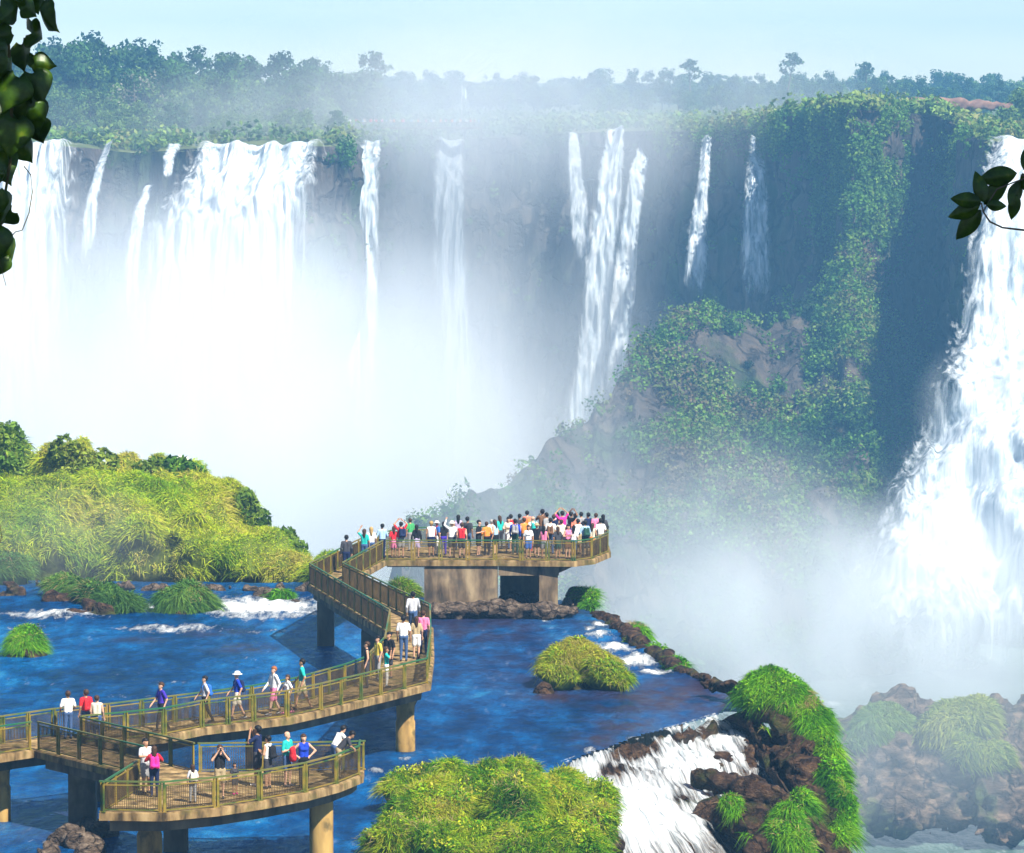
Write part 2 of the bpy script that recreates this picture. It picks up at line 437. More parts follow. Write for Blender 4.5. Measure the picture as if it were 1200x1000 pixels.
def build_river():
    xs = np.arange(-32, 12, 0.18); ys = np.arange(124, 216, 0.28)
    X, Y = np.meshgrid(xs, ys, indexing='ij')
    P = np.stack([X, Y, 0 * X], -1)
    px, py = to_px(P)
    foam = gauss_px(px, py, [(310, 712, 95, 17, 1.0), (200, 736, 90, 8, .72), (60, 720, 80, 8, .8), (30, 735, 60, 6, .5), (320, 740, 60, 6, .5), (110, 765, 80, 8, .36), (230, 822, 90, 6, .36), (420, 735, 50, 10, .34), (150, 815, 120, 5, .4), (60, 800, 70, 5, .4), (90, 672, 25, 6, .6), (100, 686, 18, 5, .6),
                             (180, 712, 25, 8, .8), (205, 800, 60, 5, .42), (290, 775, 70, 7, .38), (60, 770, 60, 8, .32), (150, 790, 60, 5, .35),
                             (440, 880, 22, 10, .55), (440, 905, 18, 8, .6), (460, 868, 30, 4, .4),
                             (40, 925, 45, 8, .3), (45, 985, 30, 5, .42), (395, 780, 40, 8, .32), (250, 845, 60, 8, .3), (255, 870, 40, 5, .45),
                             *[(x_, 95 + 24.8 * 5000 / d_ + 5, 17, 4.5, .6) for x_, d_ in ((174, 133.2), (376, 134.6), (475, 157), (205, 136.4), (96, 140.5), (382, 186.5), (434, 176.5), (640, 198), (300, 149.5))],
                             (700, 742, 18, 6, .9), (720, 756, 28, 8, 1.05), (745, 770, 32, 9, 1.05), (768, 783, 26, 7, 1.0), (705, 731, 14, 4, .9), (690, 735, 10, 3, .8),
                             (690, 880, 14, 6, .8), (740, 866, 12, 4, .7), (540, 760, 40, 5, .25), (590, 830, 40, 5, .25)])
    shallow = gauss_px(px, py, [(640, 815, 42, 12, .9), (790, 818, 100, 26, 1.0), (640, 790, 120, 40, .38), (860, 825, 40, 20, 1.0), (740, 850, 50, 14, .95), (700, 868, 30, 12, .9), (285, 760, 40, 6, .7),
                                (250, 742, 40, 5, .55), (165, 750, 30, 4, .5), (700, 730, 30, 14, .7), (600, 712, 120, 12, .8), (40, 960, 70, 25, .5), (560, 735, 120, 22, .55)])
    w = 0.035 * fbm(P * [0.9, 0.42, 1], 4, 3) + 0.02 * fbm(P * [2.6, 1.1, 1], 3, 9)
    rap = sstep(0.3, 0.9, foam)
    w = w * (1 + 2.6 * rap) + rap * 0.10 * (0.5 + fbm(P * [0.8, 0.5, 1], 3, 5))
    rimd = sstep(0.0, 1.0, gauss_px(px, py, [(760, 775, 40, 14, 1), (725, 755, 30, 12, 1)]))
    P[..., 2] = w - 0.22 * rimd
    keep = inside(P, RIMW)
    F = grid_faces(len(xs), len(ys))
    k = keep.ravel()[F].any(1)
    F = F[k]
    used = np.unique(F); mp = np.full(P.size // 3, -1); mp[used] = np.arange(len(used))
    me = mesh_np('river', P.reshape(-1, 3)[used], mp[F][:, ::-1] if False else mp[F], True, [M_RIVER], attrs={'foam': foam.ravel()[used], 'shallow': shallow.ravel()[used]})
    return tag(link('river', me), 'deep blue river with white rapids flowing round the walkway piers', 'river', kind='structure')
def river_mat():
    m, nt, b = nmat('river_water')
    g = nt.nodes.new('ShaderNodeNewGeometry')
    a = nt.nodes.new('ShaderNodeAttribute'); a.attribute_name = 'foam'
    s = nt.nodes.new('ShaderNodeAttribute'); s.attribute_name = 'shallow'
    big = noise_node(nt, 0.16, 4, g.outputs['Position'], mapping=(1, 0.45, 1))
    mid = noise_node(nt, 1.1, 7, g.outputs['Position'], 0.66, mapping=(0.8, 0.3, 1))
    bm_ = mth(nt, 'ADD', mth(nt, 'MULTIPLY', big.outputs['Fac'], 0.5), mth(nt, 'MULTIPLY', mid.outputs['Fac'], 0.5))
    deep = ramp(nt, bm_, [(0.36, (0.0006, 0.012, 0.05)), (0.47, (0.0008, 0.035, 0.13)), (0.56, (0.002, 0.085, 0.26)), (0.68, (0.03, 0.24, 0.46))]).outputs[0]
    sn = noise_node(nt, 0.9, 5, g.outputs['Position'], mapping=(1, 0.45, 1))
    sf = mth(nt, 'MULTIPLY', s.outputs['Fac'], mth(nt, 'MULTIPLY', mth(nt, 'SUBTRACT', sn.outputs['Fac'], 0.30), 4.2, True), True)
    c = mixc(nt, sf, deep, (0.05, 0.02, 0.013))
    fn = noise_node(nt, 3.2, 9, g.outputs['Position'], 0.72, mapping=(0.8, 0.22, 1))
    th = mth(nt, 'SUBTRACT', 1.0, mth(nt, 'MULTIPLY', a.outputs['Fac'], 0.66))
    ff = mth(nt, 'MULTIPLY', mth(nt, 'SUBTRACT', mth(nt, 'ADD', fn.outputs['Fac'], 0.18), th), 4.5, True)
    fl = noise_node(nt, 2.6, 8, g.outputs['Position'], 0.72, mapping=(0.7, 0.16, 1))
    fl2 = mth(nt, 'MULTIPLY', mth(nt, 'SUBTRACT', fl.outputs['Fac'], 0.575), 4.0, True)
    big2 = mth(nt, 'MULTIPLY', mth(nt, 'SUBTRACT', bm_, 0.46), 6.0, True)
    ff = mth(nt, 'MAXIMUM', ff, mth(nt, 'MULTIPLY', fl2, mth(nt, 'MULTIPLY', big2, 0.55)))
    c = mixc(nt, ff, c, (0.72, 0.75, 0.77))
    nt.links.new(c, b.inputs['Base Color'])
    b.inputs['Specular IOR Level'].default_value = 0.0; b.inputs['Roughness'].default_value = 0.6
    gl = nt.nodes.new('ShaderNodeBsdfGlossy'); gl.inputs['Color'].default_value = (0.5, 0.75, 1.0, 1); gl.inputs['Roughness'].default_value = 0.13
    fr = nt.nodes.new('ShaderNodeFresnel'); fr.inputs['IOR'].default_value = 1.33
    fac = mth(nt, 'MULTIPLY', mth(nt, 'MULTIPLY', fr.outputs[0], 0.6), mth(nt, 'SUBTRACT', 1.0, ff), True)
    mx = nt.nodes.new('ShaderNodeMixShader'); nt.links.new(fac, mx.inputs[0]); nt.links.new(b.outputs[0], mx.inputs[1]); nt.links.new(gl.outputs[0], mx.inputs[2])
    nt.links.new(mx.outputs[0], nt.nodes['Material Output'].inputs['Surface'])
    w1 = noise_node(nt, 1.3, 7, g.outputs['Position'], 0.64, mapping=(1, 0.42, 1))
    h = mth(nt, 'ADD', w1.outputs['Fac'], mth(nt, 'MULTIPLY', ff, 0.6))
    bump(nt, h, b, 0.9, 0.34)
    bn = b.inputs['Normal'].links[0].from_node
    nt.links.new(bn.outputs[0], gl.inputs['Normal']); nt.links.new(bn.outputs[0], fr.inputs['Normal'])
    return m
M_RIVER = river_mat()
build_river()

# ---- lower river, far below
LOWZ = -66.0
def lower_mat():
    m, nt, b = nmat('lower_river_water')
    g = nt.nodes.new('ShaderNodeNewGeometry')
    big = noise_node(nt, 0.03, 4, g.outputs['Position'], mapping=(1, 0.5, 1))
    c = ramp(nt, big.outputs['Fac'], [(0.35, (0.05, 0.10, 0.085)), (0.65, (0.14, 0.2, 0.16))]).outputs[0]
    fn = noise_node(nt, 0.14, 8, g.outputs['Position'], 0.68, mapping=(1, 0.25, 1))
    ff = mth(nt, 'MULTIPLY', mth(nt, 'SUBTRACT', fn.outputs['Fac'], 0.59), 9.0, True)
    nt.links.new(mixc(nt, ff, c, (0.8, 0.82, 0.8)), b.inputs['Base Color'])
    b.inputs['Roughness'].default_value = 0.3; b.inputs['IOR'].default_value = 1.33
    w = noise_node(nt, 0.4, 6, g.outputs['Position'], mapping=(1, 0.4, 1)); bump(nt, w.outputs['Fac'], b, 0.8, 1.0)
    return m
V = np.array([[-260, 230, LOWZ], [320, 230, LOWZ], [320, 900, LOWZ], [-260, 900, LOWZ]], float)
tag(link('lower_river', mesh_np('lower_river', V, np.array([[0, 1, 2, 3]]), False, [lower_mat()])), 'misty grey green river at the foot of the falls', 'river', kind='structure')

# ---- gorge floor shelf under the upper river: the rock mass that carries it
def build_shelf():
    poly = [(-34, 118), (-34, 222)] + [tuple(PZ(x, y, -0.6)[:2]) for x, y in [(375, 684), (660, 705), (752, 757), (800, 800), (735, 858), (660, 885), (600, 960)]] + [(-4, 118)]
    n = len(poly); rows = []
    for z, g in ((-0.7, 0), (-14, 1.5), (-67, 7)):
        c = np.mean(poly, 0)
        rows.append(np.array([[p[0] + (p[0]-c[0]) * g * 0.01, p[1] + (p[1]-c[1]) * g * 0.01, z] for p in poly]))
    V = np.concatenate(rows); F = []
    for r in range(2):
        for i in range(n): F.append([r*n+i, r*n+(i+1) % n, (r+1)*n+(i+1) % n, (r+1)*n+i])
    Vt = np.concatenate([V, [np.append(np.mean(poly, 0), -0.7)]])
    T = np.array([[i, len(V), (i+1) % n] for i in range(n)])
    tag(link('rock_terrain', mesh_np('rock_terrain', Vt, [np.array(F), T], False, [M_WETROCK])), 'dark rock shelf under the upper river', 'rock', kind='structure')
build_shelf()

# ---- the great cliff: polyline in plan with the height of its rim
CLIFF = [(-260, 168, 742), (-60, 170, 742), (60, 171, 748), (105, 174, 756), (160, 180, 764), (215, 175, 756), (300, 170, 752), (388, 172, 760), (420, 168, 800), (500, 164, 832),
         (560, 163, 846), (640, 158, 850), (720, 154, 842), (780, 154, 828), (840, 156, 806), (880, 148, 792), (925, 136, 776), (965, 130, 752), (1000, 128, 735),
         (1030, 130, 742), (1060, 132, 768), (1100, 136, 764), (1130, 150, 742), (1150, 164, 702), (1166, 166, 692), (1230, 168, 684), (1420, 168, 678)]
def cliff_at(q):
    C = np.array(CLIFF, float); t = np.linspace(0, 1, len(C))
    return np.stack([np.interp(q, t, C[:, k]) for k in range(3)], -1)
nu, nv = 620, 90
q = cliff_at(np.linspace(0, 1, nu))
TOP = np.array([PD(*r) for r in q])
k = np.ones(7) / 7
TOPs = TOP.copy()
for c in range(3): TOPs[3:-3, c] = np.convolve(TOP[:, c], k, 'valid')
TOP = TOPs
tang = np.gradient(TOP, axis=0); nrm = np.stack([tang[:, 1], -tang[:, 0], 0 * tang[:, 0]], -1); nrm /= np.linalg.norm(nrm, axis=1)[:, None]
zz = np.linspace(0, 1, nv)
P = TOP[:, None, :] * np.ones((1, nv, 1))
P[..., 2] = TOP[:, None, 2] * (1 - zz) + LOWZ * zz
D = 2.6 * fbm(P * [0.05, 0.05, 0.03], 4, 1) + 1.6 * (1 - 2 * np.abs(fbm(P * [0.22, 0.22, 0.035], 3, 4))) + 0.7 * fbm(P * [0.5, 0.5, 0.3], 3, 6)
ledge = 1.6 * (sstep(0.16, 0.2, zz) - 0.7 * sstep(0.42, 0.47, zz) + 2.2 * sstep(0.6, 0.8, zz))[None, :]
P = P + nrm[:, None, :] * (D + ledge)[..., None]
P[:, 0, :] = TOP + nrm * D[:, :1] * 0.6
CLV, CLF = P.reshape(-1, 3), grid_faces(nu, nv)[:, ::-1]
tag(link('cliff', mesh_np('cliff', CLV, CLF, True, [M_BASALT])), 'tall dark basalt cliff ringing the gorge', 'cliff', kind='structure')

# ---- plateau behind the rim, out to the horizon
M_PLAT = speckle('plateau_ground', [(0.3, (0.05, 0.07, 0.025)), (0.6, (0.13, 0.15, 0.05)), (0.8, (0.22, 0.18, 0.10))], 0.12, 0.95, 0.3, 0.5, scale2=0.03, stops2=[(0.3, (0.06, 0.05, 0.035)), (0.7, (0.2, 0.14, 0.1))], fac2=(0.6, 0.7))
rowsP = []
for e, dz in ((0, -0.4), (6, 0.3), (25, 1.0), (80, 1.5), (200, 2.0), (500, 2.5), (2000, 3), (9000, 6)):
    r = TOP[::6].copy(); s_ = (r[:, 1] + e) / r[:, 1]
    r[:, 0] *= s_ * (1 + e / 2500); r[:, 1] += e; r[:, 2] = r[:, 2] * max(0, 1 - e / 60) + 13.6 * min(1, e / 60) + dz
    rowsP.append(r)
P = np.array(rowsP); P[..., 2] += 0.5 * fbm(P * [0.05, 0.05, 0], 3, 2) * (np.arange(8) > 0)[:, None]
tag(link('plateau_ground', mesh_np('plateau_ground', P.reshape(-1, 3), grid_faces(P.shape[0], P.shape[1])[:, ::-1], True, [M_PLAT])), 'scrubby plateau above the falls', 'ground', kind='structure')

# ---- vegetated talus slope in front of the cliff
RIDGE = [(470, 618, 628), (520, 592, 642), (560, 578, 650), (605, 556, 660), (640, 528, 670), (690, 486, 688), (715, 462, 694), (755, 398, 708), (790, 372, 716), (850, 374, 722), (905, 380, 726), (945, 360, 730), (975, 325, 734), (1000, 290, 736), (1020, 330, 738), (1050, 400, 740), (1085, 440, 738), (1130, 470, 730), (1180, 520, 700)]
FOOT = [(440, 640), (500, 628), (545, 622), (590, 618), (630, 616), (680, 618), (720, 620), (760, 624), (800, 628), (850, 632), (900, 636), (945, 640), (980, 644), (1010, 646), (1030, 648), (1060, 650), (1090, 652), (1120, 654), (1150, 656)]
ns, nt_ = 240, 90
tt = np.linspace(0, 1, len(RIDGE)); u = np.linspace(0, 1, ns)
RW = np.array([PD(*r) for r in RIDGE]); FW = np.array([[(x - 600) / FPX * d, d, LOWZ - 0.5] for x, d in FOOT])
RWi = np.stack([np.interp(u, tt, RW[:, c]) for c in range(3)], -1); FWi = np.stack([np.interp(u, tt, FW[:, c]) for c in range(3)], -1)
RWi[:, 2] += 1.3 * fbm(np.stack([u * 40, 0 * u, 0 * u], -1), 3, 8)
w = np.linspace(0, 1, nt_)
S = RWi[:, None] * (1 - w)[None, :, None] + FWi[:, None] * w[None, :, None]
hump = np.sin(w * np.pi)[None, :] * 7
S[..., 2] += hump * (0.6 + 0.5 * fbm(S * [0.03, 0.03, 0], 2, 5))
d_ = 3.2 * fbm(S * 0.06, 4, 11) + 1.8 * (1 - 2 * np.abs(fbm(S * 0.13, 3, 13)))
edge = np.sin(np.clip(w, 0, 1) * np.pi)[None, :] ** 0.4
S += np.array([0, -0.6, 0.7]) * (d_ * edge)[..., None]
back = RWi.copy(); back[:, 1] += 16; back[:, 2] -= 30
S = np.concatenate([back[:, None], S], 1)
SLV, SLF = S.reshape(-1, 3), grid_faces(ns, nt_ + 1)[:, ::-1]
tag(link('talus_hill', mesh_np('talus_hill', SLV, SLF, True, [M_BASALT])), 'steep green talus slope below the dark cliff', 'slope', kind='structure')

def leaf_mass(name, groups, mat, label, cat, parent=None, kind='stuff'):
    """groups: list of (V,T,C)"""
    off = 0; Vs = []; Ts = []; Cs = []
    for V_, T_, C_ in groups:
        Vs.append(V_); Ts.append(T_ + off); Cs.append(C_); off += len(V_)
    me = mesh_np(name, np.concatenate(Vs), np.concatenate(Ts), False, [mat], col=np.concatenate(Cs))
    o = link(name, me, parent)
    return tag(o, label, cat, None, kind)
def clumps(P, N, r, n_per, size, pal, freq, seed):
    """bushy clumps: many leaf faces on domes standing on points P"""
    m = len(P); rr = r * (0.5 + rng.random(m))
    d = rng.normal(size=(m, n_per, 3)); d /= np.linalg.norm(d, axis=2)[..., None]
    d += N[:, None] * 0.55 + np.array([0, 0, 0.35])
    Q = P[:, None] + d * rr[:, None, None] * (0.55 + 0.5 * rng.random((m, n_per, 1)))
    c = pick_cols(m, P, pal, freq, seed, 0.22)
    c = np.repeat(c, n_per, axis=0) * (1 + 0.15 * rng.normal(size=(m * n_per, 1)))
    return leaf_quads(Q.reshape(-1, 3), d.reshape(-1, 3) / np.linalg.norm(d.reshape(-1, 3), axis=1)[:, None], size, np.clip(c, 0.003, 1))
GREENS = [(0.02, 0.06, 0.012), (0.045, 0.13, 0.02), (0.10, 0.2, 0.03), (0.16, 0.25, 0.04)]
P_, N_ = sample_surface(SLV, SLF, 5000, lambda c, n: 0.03 + sstep(-0.12, 0.3, fbm(c * 0.09, 3, 21)))
g1 = clumps(P_, N_, 1.35, 40, 0.42, [(0.015, 0.035, 0.012), (0.05, 0.14, 0.02), (0.15, 0.27, 0.03), (0.13, 0.10, 0.06)], 0.08, 2)
leaf_mass('undergrowth', [g1], M_LEAF, 'dense green bushes covering the talus slope below the cliff', 'undergrowth')
def cpx(c): return to_px(c)
def keep_cliff(c, n):
    x, y = to_px(c)
    f = gauss_px(x, y, [(1005, 200, 42, 75, 1.0), (985, 235, 22, 40, 1.0), (985, 345, 28, 40, .8), (1000, 150, 60, 25, .8), (930, 160, 70, 16, .9), (870, 150, 50, 14, .8), (1080, 150, 60, 16, .5), (1120, 170, 30, 40, .5),
                        (838, 215, 10, 30, .6), (960, 215, 8, 25, .6), (780, 165, 14, 14, .4), (640, 165, 60, 8, .5), (470, 170, 30, 10, .6), (400, 178, 12, 14, .5), (1000, 400, 50, 40, .5)])
    return 0.004 + f * (fbm(c * 0.15, 3, 31) > -0.25)
P_, N_ = sample_surface(CLV, CLF, 3200, keep_cliff)
g2 = clumps(P_, N_, 1.2, 36, 0.42, [(0.04, 0.11, 0.02), (0.08, 0.18, 0.025), (0.16, 0.25, 0.03)], 0.06, 3)
leaf_mass('cliff_foliage', [g2], M_LEAF, 'hanging green creepers on the shaded cliff face', 'foliage')
# scrub on the rim and plateau
n = 6500
q = cliff_at(rng.random(n)); dep = rng.random(n) ** 1.7 * 330 + 1.5
Pp = np.array([PD(a, b, c) for a, b, c in q]); s_ = (Pp[:, 1] + dep) / Pp[:, 1]; Pp[:, 0] *= s_; Pp[:, 1] += dep; Pp[:, 2] = Pp[:, 2] * np.clip(1 - dep / 60, 0, 1) + 13.6 * np.clip(dep / 60, 0, 1) + 0.6
px_, _ = to_px(Pp)
wet = gauss_px(px_, 0 * px_, [(50, 0, 55, 1, 1), (300, 0, 85, 1, 1), (528, 0, 20, 1, 1), (725, 0, 35, 1, 1), (1200, 0, 50, 1, 1)])
kp = (dep > 14 * wet) & ((px_ > 380) | (dep > 1 + 7 * rng.random(n)))
Pp = Pp[kp]
g3 = clumps(Pp, np.tile([0, -0.3, 0.8], (len(Pp), 1)), 1.5, 16, 0.72, [(0.05, 0.10, 0.025), (0.10, 0.2, 0.035), (0.2, 0.28, 0.05), (0.2, 0.2, 0.07)], 0.02, 5)
leaf_mass('scrub_undergrowth', [g3], M_LEAF, 'pale green scrub along the top of the falls', 'scrub')
# ================================================================== WATERFALLS
def fall_mat(name, cover, k=1.0):
    m, nt, b = nmat(name)
    g = nt.nodes.new('ShaderNodeNewGeometry'); e = nt.nodes.new('ShaderNodeAttribute'); e.attribute_name = 'edge'
    n1 = noise_node(nt, 0.55 * k, 6, g.outputs['Position'], 0.65, mapping=(1, 1, 0.045))
    n2 = noise_node(nt, 0.9, 5, g.outputs['Position'], 0.6, mapping=(1, 1, 0.16))
    nt.links.new(ramp(nt, n1.outputs['Fac'], [(0.32, (0.26, 0.34, 0.41)), (0.5, (0.5, 0.55, 0.59)), (0.66, (0.74, 0.76, 0.78))]).outputs[0], b.inputs['Base Color'])  # pale to blue-grey streaks put lit and shaded water into the colour
    b.inputs['Roughness'].default_value = 0.8
    s = mth(nt, 'ADD', mth(nt, 'MULTIPLY', n1.outputs['Fac'], 0.75), mth(nt, 'MULTIPLY', n2.outputs['Fac'], 0.25))
    al = mth(nt, 'MULTIPLY', mth(nt, 'SUBTRACT', mth(nt, 'ADD', s, mth(nt, 'MULTIPLY', e.outputs['Fac'], cover)), 0.62), 3.0, True)
    nt.links.new(al, b.inputs['Alpha'])
    bump(nt, n1.outputs['Fac'], b, 0.6, 0.7)
    return m
M_FALL = fall_mat('falling_water', 0.56, 1.5)
M_THIN = fall_mat('thin_falling_water', 0.42, 2.2)
def waterfall(label, rows, nu=60, nv=90, mat=None, ridge=0.9, billow=0.0, seed=0, freq=0.5, fade=0.72, fine=.5):
    """rows: (py, px_left, px_right, distance) from lip to foot. The curtain springs out over the lip and thickens downward."""
    A = np.array(rows, float); A[:, 1] -= 3; A[:, 2] += 3; t0 = np.linspace(0, 1, len(A)); t = np.linspace(0, 1, nv)
    a = np.stack([np.interp(t, t0, A[:, k]) for k in range(4)], -1)
    for k in (1, 2): a[2:-2, k] = np.convolve(a[:, k], np.ones(5) / 5, 'valid')
    u = np.linspace(0, 1, nu)
    V = np.zeros((nu, nv, 3))
    for j in range(nv):
        L, Rr = PD(a[j, 1], a[j, 0], a[j, 3]), PD(a[j, 2], a[j, 0], a[j, 3])
        V[:, j] = L + (Rr - L) * u[:, None]
    wd = np.linalg.norm(V[-1, 0] - V[0, 0])
    lip = fbm(np.stack([V[:, 0, 0] * 0.5, 0 * u, 0 * u + seed], -1), 3, seed + 1)
    V[..., 2] += (0.55 * lip)[:, None] * (1 - sstep(0, .3, t))[None]; V[..., 1] -= (2.0 * lip)[:, None] * (1 - sstep(0, .5, t))[None]
    V[..., 1] -= 2.2 * np.sqrt(t)[None] + 0.16 * wd * np.sin(u * np.pi)[:, None]        # bowed in plan, thrown clear of the rock
    q = V * [freq, freq, 0.03]
    V[..., 1] -= ridge * (1 - 2 * np.abs(fbm(q, 3, seed))) + fine * ridge * fbm(V * [0.9, 0.9, 0.12], 2, seed + 5)
    V[..., 0] += 0.25 * ridge * fbm(V * [0.35, 0.1, 0.05], 3, seed + 9)
    V[..., 1] -= 5.0 * sstep(0.02, .3, t)[None]
    if billow:
        bl = billow * sstep(0.35, 0.7, t)[None] * (0.4 + 1.3 * fbm(V * [0.10, 0.10, 0.045], 2, seed + 3) + 0.35 * fbm(V * [0.3, 0.3, 0.06], 2, seed + 4))
        V[..., 1] -= bl; V[..., 2] += 0.4 * bl
    top = np.array([V[:, 0] + [0, 5, 0.4], V[:, 0] + [0, 2, 0.35]]).transpose(1, 0, 2)   # the water arriving at the lip
    V = np.concatenate([top, V], 1)
    ed = np.minimum(1, 4.0 * np.minimum(u, 1 - u))[:, None] * np.ones((1, nv + 2)) - 0.9 * np.concatenate([[0, 0], sstep(fade, 1, t)])[None]
    me = mesh_np('waterfall', V.reshape(-1, 3), grid_faces(nu, nv + 2)[:, ::-1], True, [mat or M_FALL], attrs={'edge': ed.ravel()})
    return tag(link('waterfall', me), label, 'waterfall', 'waterfalls over the cliff')
waterfall('broad white waterfall behind the hanging vine leaves', [(169, -110, 98, 738), (300, -120, 95, 736), (450, -130, 92, 735), (620, -130, 90, 734)], 110, 90, seed=1)
waterfall('thin broken ribbon of water beside the broad waterfall', [(168, 123, 130, 752), (200, 116, 124, 750), (240, 104, 118, 748), (330, 96, 112, 746)], 14, 60, M_THIN, 0.3, seed=2)
waterfall('slender side ribbon dropping onto the grey ledge', [(218, 168, 176, 752), (250, 160, 172, 750), (300, 152, 168, 748), (420, 150, 170, 746)], 14, 60, M_THIN, 0.3, seed=3)
waterfall('short twin trickle just above the grey ledge', [(172, 198, 208, 756), (190, 196, 206, 754), (210, 196, 204, 752)], 12, 30, M_THIN, 0.3, seed=4)
waterfall('widest thundering white waterfall at the throat of the gorge', [(170, 222, 386, 750), (200, 214, 382, 748), (235, 190, 377, 746), (262, 170, 372, 745), (330, 160, 366, 744), (450, 150, 360, 742), (620, 140, 356, 740)], 130, 110, seed=5)
waterfall('single white waterfall beside the widest one', [(168, 428, 445, 797), (190, 414, 446, 795), (250, 404, 446, 793), (330, 396, 446, 791), (450, 392, 448, 789), (640, 388, 452, 787)], 40, 100, seed=6)
waterfall('straight twin stranded waterfall below the far visitor platform', [(165, 512, 544, 827), (200, 508, 545, 825), (260, 507, 546, 823), (330, 510, 548, 822), (450, 520, 554, 821), (640, 522, 560, 820)], 40, 100, seed=7)
waterfall('faint narrow waterfall hugging the taller of the leaning pair', [(158, 668, 676, 842), (200, 665, 682, 840), (260, 668, 690, 838), (330, 680, 694, 836)], 18, 70, M_THIN, 0.4, seed=8)
waterfall('taller curved waterfall of the leaning pair', [(153, 712, 730, 840), (190, 703, 730, 838), (250, 692, 728, 835), (330, 684, 722, 832), (420, 676, 712, 829), (520, 650, 700, 826), (620, 630, 690, 824)], 44, 110, seed=9)
waterfall('thin slanting waterfall of the leaning pair', [(158, 754, 762, 836), (195, 740, 758, 834), (240, 732, 750, 832), (300, 722, 744, 830), (400, 708, 738, 827), (520, 690, 726, 824)], 26, 100, seed=10)
waterfall('double thread waterfall on the shaded cliff', [(160, 824, 834, 806), (210, 818, 828, 804), (260, 808, 828, 802), (310, 800, 828, 800), (362, 794, 828, 799)], 26, 80, M_THIN, 0.5, seed=11)
waterfall('feathery waterfall fanning out over the shaded cliff', [(162, 881, 888, 788), (200, 873, 896, 786), (250, 868, 899, 784), (310, 865, 902, 782), (374, 862, 906, 780)], 36, 90, M_THIN, 0.6, seed=12)
waterfall('great white waterfall bursting into spray behind the dark twig', [(166, 1156, 1300, 686), (200, 1142, 1300, 682), (260, 1124, 1300, 679), (330, 1114, 1300, 676), (400, 1104, 1300, 672), (440, 1086, 1310, 668), (510, 1056, 1310, 662), (600, 1005, 1320, 654), (700, 950, 1320, 646), (800, 900, 1330, 640)], 150, 150, seed=13, billow=4.5, ridge=1.0, freq=0.26, fade=.8, fine=.15)

# ================================================================== RIVER CASCADE BELOW THE WALKWAY RIVER
def bez(t, P):
    """smooth interpolation along axis 0"""
    x = np.linspace(0, 1, len(P)); i = np.clip((t * (len(P) - 1)).astype(int), 0, len(P) - 2)
    f = t * (len(P) - 1) - i; f = f * f * (3 - 2 * f) * 0.55 + f * 0.45
    return P[i] * (1 - f)[:, None, None] + P[i + 1] * f[:, None, None]
CAS = [  # rows downstream: z, then (px,py) across
    (0.02, [(655, 892), (690, 879), (725, 868), (765, 856), (805, 845), (845, 833), (872, 832)]),
    (-0.15, [(658, 900), (693, 887), (728, 876), (770, 862), (810, 851), (850, 837), (882, 842)]),
    (-0.95, [(664, 922), (702, 915), (738, 903), (782, 886), (825, 868), (868, 856), (898, 878)]),
    (-1.2, [(676, 938), (716, 930), (752, 920), (796, 903), (842, 886), (884, 880), (908, 905)]),
    (-1.9, [(690, 964), (730, 958), (772, 950), (815, 934), (860, 915), (903, 910), (926, 930)]),
    (-2.6, [(705, 992), (748, 985), (796, 978), (842, 966), (888, 950), (926, 945), (950, 960)]),
    (-4.2, [(715, 1045), (770, 1040), (830, 1030), (880, 1015), (920, 1000), (955, 995), (975, 1000)]),
    (-7.5, [(720, 1150), (790, 1150), (850, 1140), (910, 1120), (950, 1105), (980, 1090), (1000, 1090)])]
G = np.array([[PZ(x, y, z) for x, y in row] for z, row in CAS])
def loft(G, nu, nv):
    A = bez(np.linspace(0, 1, nu), G)
    B = bez(np.linspace(0, 1, nv), A.transpose(1, 0, 2))
    return B.transpose(1, 0, 2)
W = loft(G, 170, 150)
bx_, by_ = to_px(W)
lump = fbm(W * 0.55, 4, 41); rid = 1 - 2 * np.abs(fbm(W * [1.0, 1.0, 0.5], 3, 43))
rock = W + np.stack([0.12 * lump, -0.18 * rid, -0.3 + 0.26 * lump + 0.14 * rid], -1)
rock[..., 2] += 0.5 * gauss_px(bx_, by_, [(745, 882, 16, 14, .5), (840, 880, 14, 18, .6), (715, 905, 18, 8, .5), (875, 868, 10, 20, .6), (805, 882, 10, 8, .3)]) - 0.35 * gauss_px(bx_, by_, [(740, 960, 70, 60, 1)])
tag(link('cascade_rock', mesh_np('cascade_rock', rock.reshape(-1, 3), grid_faces(170, 150)[:, ::-1] if False else grid_faces(170, 150), True, [M_WETROCK])), 'wet brown stepped ledge showing through the cascade', 'rock')
def cascade_mat():
    m, nt, b = nmat('cascade_foam'); b.inputs['Base Color'].default_value = (0.9, 0.91, 0.92, 1)
    uv = nt.nodes.new('ShaderNodeAttribute'); uv.attribute_name = 'Col'
    e = nt.nodes.new('ShaderNodeAttribute'); e.attribute_name = 'edge'
    n1 = noise_node(nt, 9, 6, uv.outputs['Vector'], 0.65, mapping=(0.4, 4.2, 1))
    n2 = noise_node(nt, 30, 5, uv.outputs['Vector'], 0.65, mapping=(0.35, 2.6, 1))
    s = mth(nt, 'ADD', mth(nt, 'MULTIPLY', n1.outputs['Fac'], 0.7), mth(nt, 'MULTIPLY', n2.outputs['Fac'], 0.3))
    al = mth(nt, 'MULTIPLY', mth(nt, 'SUBTRACT', mth(nt, 'ADD', s, e.outputs['Fac']), 0.9), 4.0, True)
    nt.links.new(al, b.inputs['Alpha'])
    nt.links.new(ramp(nt, n2.outputs['Fac'], [(0.35, (0.5, 0.57, 0.62)), (0.6, (0.78, 0.79, 0.8))]).outputs[0], b.inputs['Base Color'])
    b.inputs['Roughness'].default_value = 0.5
    bump(nt, s, b, 0.7, 0.25)
    return m
